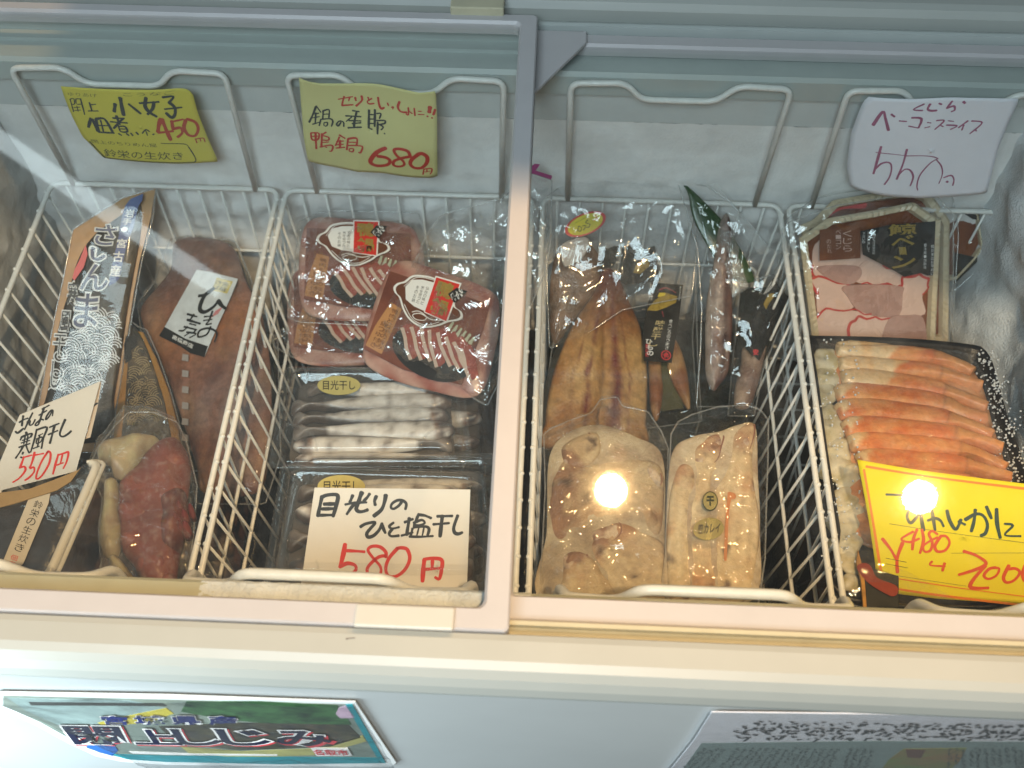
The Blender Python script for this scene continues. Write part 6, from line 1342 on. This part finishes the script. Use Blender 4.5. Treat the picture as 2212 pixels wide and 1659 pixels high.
def leg(axis, w, flesh, tilt=0.0, seed=0, h0=0.0):
    """one leg: thick flesh end, orange shell, thin last joint"""
    P = catmull([Vector(L(*p)) for p in axis], 6); n = len(P)
    px = (Vector(L(axis[0][0], axis[0][1] + 10)) - Vector(L(*axis[0]))).length / 10
    up = []; dn = []
    for i, p in enumerate(P):
        s_ = i / (n - 1); tn = (P[min(i + 1, n - 1)] - P[max(0, i - 1)]).normalized(); nn = Vector((-tn.y, tn.x))
        ww = w * px * 0.5 * (0.55 + 0.45 * min(1, s_ * 9)) * (1.0 - 0.42 * s_) * (1 - 0.16 * math.exp(-((s_ - 0.70) / 0.03) ** 2)) * (1.0 if s_ < 0.72 else 0.80)
        up.append(p + nn * ww); dn.append(p - nn * ww)
    def pf(s, e, x, y):
        red = mixc((0.72, 0.17, 0.035), (0.86, 0.38, 0.13), 0.45 + 0.9 * fbm(x * 35 + seed, y * 60, seed))
        red = mixc(red, (0.84, 0.38, 0.25), 0.55 * max(0, s - 0.35))
        cream = mixc((0.86, 0.64, 0.38), (0.84, 0.50, 0.22), 0.5 + fbm(x * 60, y * 20, 2) + 0.3 * e)
        edge = flesh + 0.07 * e + 0.03 * fbm(x * 90, y * 90, 1)
        c = mixc(cream, red, (s - edge) * 22)
        if s > 0.72: c = mixc(c, (0.68, 0.33, 0.12), 0.5 + 0.5 * e)
        c = mixc(c, (0.30, 0.12, 0.05), 0.5 * math.exp(-((s - 0.71) / 0.012) ** 2))
        return mixc(c, (0.72, 0.52, 0.30), 0.5 * max(0, -e - 0.55) + 0.35 * max(0, fbm(x * 120, y * 120, 6) - 0.15))
    V, F, C = pillow(up + dn[::-1], [P[1].lerp(P[2], 0.3), P[n // 2], P[-2]], 0.0105, paint=pf, n=130, rings=9, h0=h0, prof=lambda r: max(0.0, 1 - r ** 2.6) ** 0.5, bumpy=0.0008, bscale=160, seed=seed, smooth_out=False)
    obj('crab_leg', mesh(V, F, 'crab_leg', C), M_crab, t)
legs = [([(515, 155), (700, 165), (900, 185), (1100, 200), (1250, 245), (1345, 300)], 78, 0.40), ([(530, 250), (700, 255), (900, 275), (1100, 290), (1290, 350), (1400, 385)], 74, 0.40), ([(545, 335), (750, 345), (900, 365), (1100, 395), (1250, 440), (1430, 520)], 92, 0.30),
        ([(510, 435), (700, 430), (900, 450), (1150, 490), (1290, 560), (1430, 590)], 96, 0.02), ([(520, 545), (700, 520), (900, 545), (1150, 580), (1300, 620), (1460, 700)], 100, 0.01), ([(560, 655), (700, 635), (900, 650), (1200, 680), (1340, 710), (1520, 775)], 100, 0.02), ([(590, 740), (750, 735), (900, 745), (1200, 765), (1350, 800), (1540, 900)], 98, 0.03),
        ([(640, 850), (800, 835), (1000, 850), (1250, 870), (1380, 900), (1570, 960)], 96, 0.02), ([(660, 950), (850, 940), (1050, 950), (1280, 980), (1420, 1010), (1600, 1070)], 96, 0.03), ([(680, 1050), (850, 1045), (1050, 1060), (1300, 1085), (1450, 1120), (1630, 1180)], 96, 0.02), ([(690, 1160), (850, 1150), (1050, 1160), (1300, 1190), (1450, 1230), (1650, 1300)], 96, 0.03)]
body('crab_flesh', [L(*p) for p in [(520, 130), (900, 150), (1250, 200), (1400, 330), (1480, 600), (1600, 1000), (1650, 1330), (680, 1330), (600, 800), (530, 450)]], [L(900, 400), L(1050, 1100)], 0.007, M_crab, t, prof=FLATP, paint=lambda s, e, x, y: mixc((0.62, 0.22, 0.07), (0.80, 0.46, 0.26), 0.5 + fbm(x * 60, y * 60, 2)), n=90, rings=12)
for i, (ax_, w, fl) in enumerate(legs): leg(ax_, w * 1.5, fl, seed=i * 3 + 1, h0=0.002 + 0.0006 * i)
V = []; F = []; C = []
for k, (x, y, r) in enumerate(((455, 210, 95), (450, 320, 88), (445, 425, 85), (500, 640, 98), (480, 545, 70), (530, 750, 95), (535, 860, 112), (610, 910, 90), (565, 1080, 105), (570, 1220, 112), (590, 1340, 100), (600, 1430, 80), (610, 1560, 65), (630, 1130, 80))):
    out = [(x + r * (1 + 0.25 * math.sin(3 * a + k)) * math.cos(a), y + r * (1 + 0.2 * math.cos(2 * a + k)) * math.sin(a)) for a in [j * math.pi / 7 for j in range(14)]]
    v, f, c = pillow([L(*p) for p in out], [L(x - 10, y), L(x + 10, y)], 0.0055, paint=lambda s, e, x, y: mixc((0.74, 0.68, 0.52), (0.52, 0.43, 0.22), 0.4 + 1.0 * fbm(x * 55, y * 55, k)), n=40, rings=7, bumpy=0.003, bscale=80, seed=k); b = len(V); V += v; F += [tuple(i + b for i in q) for q in f]; C += c
obj('crab_claw_meat', mesh(V, F, 'crab_claw_meat', C), M_wet, t)
fr = MB(); rnd = random.Random(3)
for k in range(420):
    if rnd.random() < 0.7:
        v = rnd.random(); y = 180 + v * 900; x = 1380 + 0.27 * (y - 180) + rnd.gauss(0, 45) + 20
    else: x = rnd.uniform(400, 640); y = rnd.uniform(120, 1500)
    p = L(x, y); r = rnd.uniform(0.0005, 0.0014); z = 0.0155 if x < 700 else 0.012
    fr.ball((p[0], p[1], z), r, 5, 4)
fr.build('frost_grains', M_frost, t)
film_bag('film', [(p.x, p.y) for p in shr(0.985)], [L(900, 400), L(1050, 1300)], 0.019, clear('crab_film', f0=0.05, haze=0.02, rough=0.08, bump=0.4, bump_scale=50, haze_col=(0.75, 0.7, 0.62), frost=0.07, frost_scale=180), t, wr=0.0012, seed=55, scale=24)
# black packet in front of the crab
pl = plane((*B6(650, 1370), 0.650), (*B6(760, 1370), 0.650), (*B6(680, 1700), 0.662))
t = thing('black_packet', 'small black packet with a torn orange edge, half under the yellow crab card', 'packet', pl)
L = lambda x, y, h=0.0: pl.L(B6(x, y), h)
sheet([L(*p) for p in [(655, 1372), (900, 1380), (900, 1720), (700, 1720), (690, 1560)]], -0.003, 0.0).build('packet', M_ink, t, smooth=False, bevel=0.001)
sheet([L(*p) for p in [(650, 1375), (668, 1440), (690, 1560), (702, 1720), (682, 1720), (668, 1560), (640, 1450)]], -0.002, 0.0008).build('torn_edge', mat('orange_edge', (0.55, 0.26, 0.05), 0.5, 0.5, 160), t, smooth=False)
mb = MB(); stroke(mb, [L(685, 1480), L(740, 1560), (L(860, 1620))], 0.012, 0.0006, taper=0); mb.build('red_swoosh', mat('dark_red_print', (0.26, 0.03, 0.015), 0.4, 0.2, 60), t, smooth=False)

# loose dark bags on the freezer floor between the baskets
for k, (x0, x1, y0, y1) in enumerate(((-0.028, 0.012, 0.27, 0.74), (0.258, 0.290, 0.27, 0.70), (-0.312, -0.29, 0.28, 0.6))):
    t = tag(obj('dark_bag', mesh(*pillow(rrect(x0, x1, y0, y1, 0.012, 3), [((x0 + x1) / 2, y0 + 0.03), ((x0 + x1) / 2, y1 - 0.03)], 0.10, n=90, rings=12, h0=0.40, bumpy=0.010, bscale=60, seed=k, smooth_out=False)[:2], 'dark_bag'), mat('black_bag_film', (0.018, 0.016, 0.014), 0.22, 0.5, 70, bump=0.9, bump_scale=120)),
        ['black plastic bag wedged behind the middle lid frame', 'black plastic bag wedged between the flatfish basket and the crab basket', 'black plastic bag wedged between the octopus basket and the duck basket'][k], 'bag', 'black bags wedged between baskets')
# ------------------------------------------------------------------ posters on the freezer front
YP = 0.1865
pv = lambda cr, x, y: at_y(*cr(x, y), YP)
pl = Pl(pv(B7, 40, 705), pv(B7, 1870, 745), pv(B7, 300, 950))
L = lambda x, y, h=0.0: pl.L(B7(x, y), h)
t = thing('shellfish_poster', 'laminated photo poster with big outlined lettering, curling at its lower left, on the freezer front', 'poster', pl)
outl = [(0, 690), (900, 705), (1920, 742), (2140, 1070), (2110, 1092), (1500, 1088), (900, 1082), (660, 1065), (520, 1035), (380, 970), (200, 870), (0, 775), (-100, 730)]
sheet([L(*p) for p in outl], 0.0, 0.0012).build('laminate_backing', mat('poster_paper', (0.70, 0.74, 0.74), 0.5, 0.05, 40), t, smooth=False)
def pr(name, pts, m, k=1):
    return sheet([L(*p) for p in pts], 0.0012, 0.0013 + 0.00012 * k).build(name, m, t, smooth=False)
P0 = [(20, 705), (1868, 752), (2060, 1062), (1500, 1072), (900, 1062), (680, 1046), (540, 1015), (400, 950), (220, 850), (20, 760)]
pr('photo_print', P0, mat('poster_photo', (0.30, 0.36, 0.30), 0.4, 0.5, 9, col2=(0.10, 0.13, 0.12)), 1)
pr('sky_print', [(40, 715), (700, 728), (900, 770), (560, 880), (330, 870), (150, 790)], mat('poster_river', (0.34, 0.46, 0.44), 0.4, 0.4, 40), 2)
pr('dark_band_print', [(160, 738), (880, 745), (905, 760), (170, 756)], mat('poster_dark', (0.05, 0.05, 0.045), 0.4, 0.2, 60), 3)
pr('shell_print', [(1010, 735), (1400, 735), (1820, 755), (1900, 860), (1500, 860), (1200, 830), (980, 790)], mat('poster_green', (0.07, 0.20, 0.07), 0.4, 0.6, 35, col2=(0.012, 0.03, 0.02)), 3)
pr('shell_print', [(860, 870), (1300, 850), (1880, 860), (1950, 930), (1780, 980), (1300, 1000), (950, 960)], mat('poster_shells', (0.025, 0.03, 0.035), 0.3, 0.5, 60, col2=(0.10, 0.09, 0.05)), 4)
pr('yellow_band_print', [(750, 800), (900, 770), (940, 800), (800, 850), (560, 868), (530, 850)], mat('poster_yellow', (0.62, 0.52, 0.06), 0.4, 0.25, 40), 4)
pr('yellow_band_print', [(980, 980), (1300, 1005), (1700, 990), (1960, 920), (1980, 950), (1720, 1025), (1300, 1040), (1020, 1015)], mat('poster_olive', (0.42, 0.40, 0.14), 0.4, 0.25, 40), 4)
pr('pink_print', [(1830, 770), (1870, 758), (1920, 820), (1840, 825), (1815, 800)], mat('poster_pink', (0.62, 0.45, 0.58), 0.4, 0.1, 40), 5)
pr('teal_border', [(1868, 752), (1905, 750), (2085, 1068), (2055, 1068)], mat('poster_teal', (0.015, 0.27, 0.32), 0.4, 0.1, 30), 5)
pr('teal_border', [(600, 1020), (900, 1030), (1500, 1035), (2040, 1040), (2060, 1068), (1500, 1074), (900, 1062), (690, 1048)], MATS['poster_teal'], 5)
pr('white_wave_print', [(700, 1005), (1000, 1015), (1500, 1020), (1500, 1028), (1000, 1024), (720, 1016)], M_white, 6)
for nm, m_, bold, hh, dx, dy in (('red_shadow', mat('poster_red', (0.66, 0.05, 0.07), 0.4, 0.1, 40), 0.055, 0.0024, 14, 8), ('white_outline', M_white, 0.06, 0.0027, 0, 0), ('title', mat('poster_navy', (0.012, 0.016, 0.045), 0.4, 0.2, 40), 0.02, 0.0030, 0, 0)):
    mb = MB()
    for ch, x0, x1, yb, yt, sh in (('閖', 415, 690, 958, 862, -70), ('上', 745, 985, 958, 880, -60), ('し', 985, 1205, 962, 878, -60), ('じ', 1225, 1470, 962, 878, -60), ('み', 1520, 1800, 965, 885, -50)):
        text(mb, ch, L(x0 + dx, yb + dy), L(x1 + dx, yb + 4 + dy), L(x0 + sh + dx, yt + dy), hh, bold, ref=0.0)
    mb.build(nm, m_, t, smooth=False)
for nm, m_, bold, hh in (('white_outline', M_white, 0.06, 0.0027), ('heading', mat('poster_blue', (0.02, 0.03, 0.14), 0.4, 0.2, 40), 0.03, 0.0030)):
    mb = MB()
    for ch, x0, x1 in (('宮', 570, 700), ('城', 745, 895), ('県', 945, 1090), ('産', 1140, 1290)):
        text(mb, ch, L(x0, 850), L(x1, 852), L(x0 - 20, 806), hh, bold, ref=0.0)
    mb.build(nm, m_, t, smooth=False)
sq = pr('red_seal', [(1680, 982), (1880, 985), (1905, 1026), (1712, 1026)], M_white, 9)
mb = MB(); text(mb, '名取市', L(1705, 1018), L(1890, 1020), L(1685, 988), 0.0030, 0.02); mb.build('seal_lettering', MATS['poster_red'], t, smooth=False)
pr('blue_print', [(480, 962), (620, 970), (640, 1000), (610, 1030), (560, 1015), (470, 985)], mat('poster_bright_blue', (0.03, 0.14, 0.45), 0.4, 0.2, 40), 5)
# laminate
V = []; F = []; nu, nv = 90, 24
OA = lambda u, v: Vector(L(-60 + 1985 * u, 695 + 52 * u)) * (1 - v) + Vector(L(700 * (1 - u) ** 0.6 * 0 + (-60 + 660 * min(1, 0.15 + u)) * (1 - u) + 2140 * u, 760 + 335 * min(1, u * 3.2))) * v
for j in range(nv + 1):
    for i in range(nu + 1):
        p = OA(i / nu, j / nv); V.append((p.x, p.y, 0.0038 + 0.0018 * (fbm(p.x * 14, p.y * 30, 2)) + 0.0012 * math.sin(p.x * 70)))
for j in range(nv):
    for i in range(nu): F.append((j * (nu + 1) + i, j * (nu + 1) + i + 1, (j + 1) * (nu + 1) + i + 1, (j + 1) * (nu + 1) + i))
obj('laminate', mesh(V, F, 'laminate'), clear('laminate_film', f0=0.07, haze=0.02, rough=0.10, bump=0.25, bump_scale=30), t)

pl = Pl(pv(B8, 530, 800), pv(B8, 2200, 830), pv(B8, 480, 960))
L = lambda x, y, h=0.0: pl.L(B8(x, y), h)
t = thing('notice_sheet', 'white notice sheet with small black rows above a grey green panel, on the freezer front', 'poster', pl)
sheet([L(*p) for p in [(525, 798), (1400, 808), (2300, 828), (2300, 1200), (250, 1200), (310, 1100), (430, 950)]], 0.0, 0.0012).build('sheet', mat('notice_paper', (0.84, 0.85, 0.90), 0.5, 0.05, 40), t, smooth=False)
sheet([L(*p) for p in [(470, 962), (1400, 950), (2300, 955), (2300, 1200), (300, 1200)]], 0.0012, 0.0015).build('green_panel', mat('notice_green', (0.26, 0.36, 0.34), 0.5, 0.2, 25), t, smooth=False)
rnd = random.Random(11)
mb = MB()
for r, (y0, xa, h_) in enumerate(((850, 750, 10), (876, 690, 11), (902, 650, 12), (930, 615, 13))):
    x = xa
    while x < 2260:
        if rnd.random() < 0.9:
            for q in range(rnd.randint(2, 4)):
                a = (x + rnd.uniform(0, 34), y0 + 0.012 * (x - 600) * (r < 2) + rnd.uniform(-h_, h_)); b = (a[0] + rnd.uniform(-24, 18), a[1] + rnd.uniform(-4, h_))
                stroke(mb, [L(*a), L(*b)], rnd.uniform(0.0022, 0.0034), 0.0015, k=2)
        x += 46
mb.build('notice_writing', M_ink, t, smooth=False)
mb = MB()
for k in range(46):
    x = 480 + k * 38 + rnd.uniform(-4, 4)
    if 1400 < x < 1800 or rnd.random() < 0.12: continue
    y0 = 985 + rnd.uniform(-6, 10); y1 = y0 + rnd.uniform(80, 170); sh = (x - 1400) * 0.12 - 60
    y = y0
    while y < y1:
        f = (y - 985) / 170
        for q in range(2):
            a = (x + sh * f + rnd.uniform(-9, 9), y + rnd.uniform(0, 5)); stroke(mb, [L(*a), L(a[0] + rnd.uniform(-13, 13), a[1] + rnd.uniform(0, 5))], 0.0014, 0.0018, k=2)
        y += 9
mb.build('panel_writing', mat('green_ink', (0.03, 0.06, 0.05), 0.5, 0.2, 60), t, smooth=False)
sheet([L(*p) for p in [(1560, 990), (1900, 985), (1860, 1060), (1780, 1130), (1420, 1130), (1480, 1050)]], 0.0015, 0.0018).build('photo_print', mat('notice_photo', (0.16, 0.30, 0.06), 0.5, 0.7, 22, col2=(0.34, 0.16, 0.06)), t, smooth=False)
sheet([L(*p) for p in [(1570, 990), (1680, 995), (1650, 1040), (1580, 1035)]], 0.0018, 0.0020).build('photo_print', mat('notice_brown', (0.20, 0.07, 0.03), 0.5, 0.5, 50), t, smooth=False)
# clear sleeve round the notice
sheet([L(*p) for p in [(505, 785), (1400, 796), (2320, 815), (2320, 1220), (200, 1220), (280, 1100), (400, 950)]], 0.0024, 0.0028).build('clear_sleeve', clear('sleeve_film', f0=0.05, haze=0.03, rough=0.15, bump=0.2, bump_scale=20), t, smooth=False)
# little wear marks on the moulding
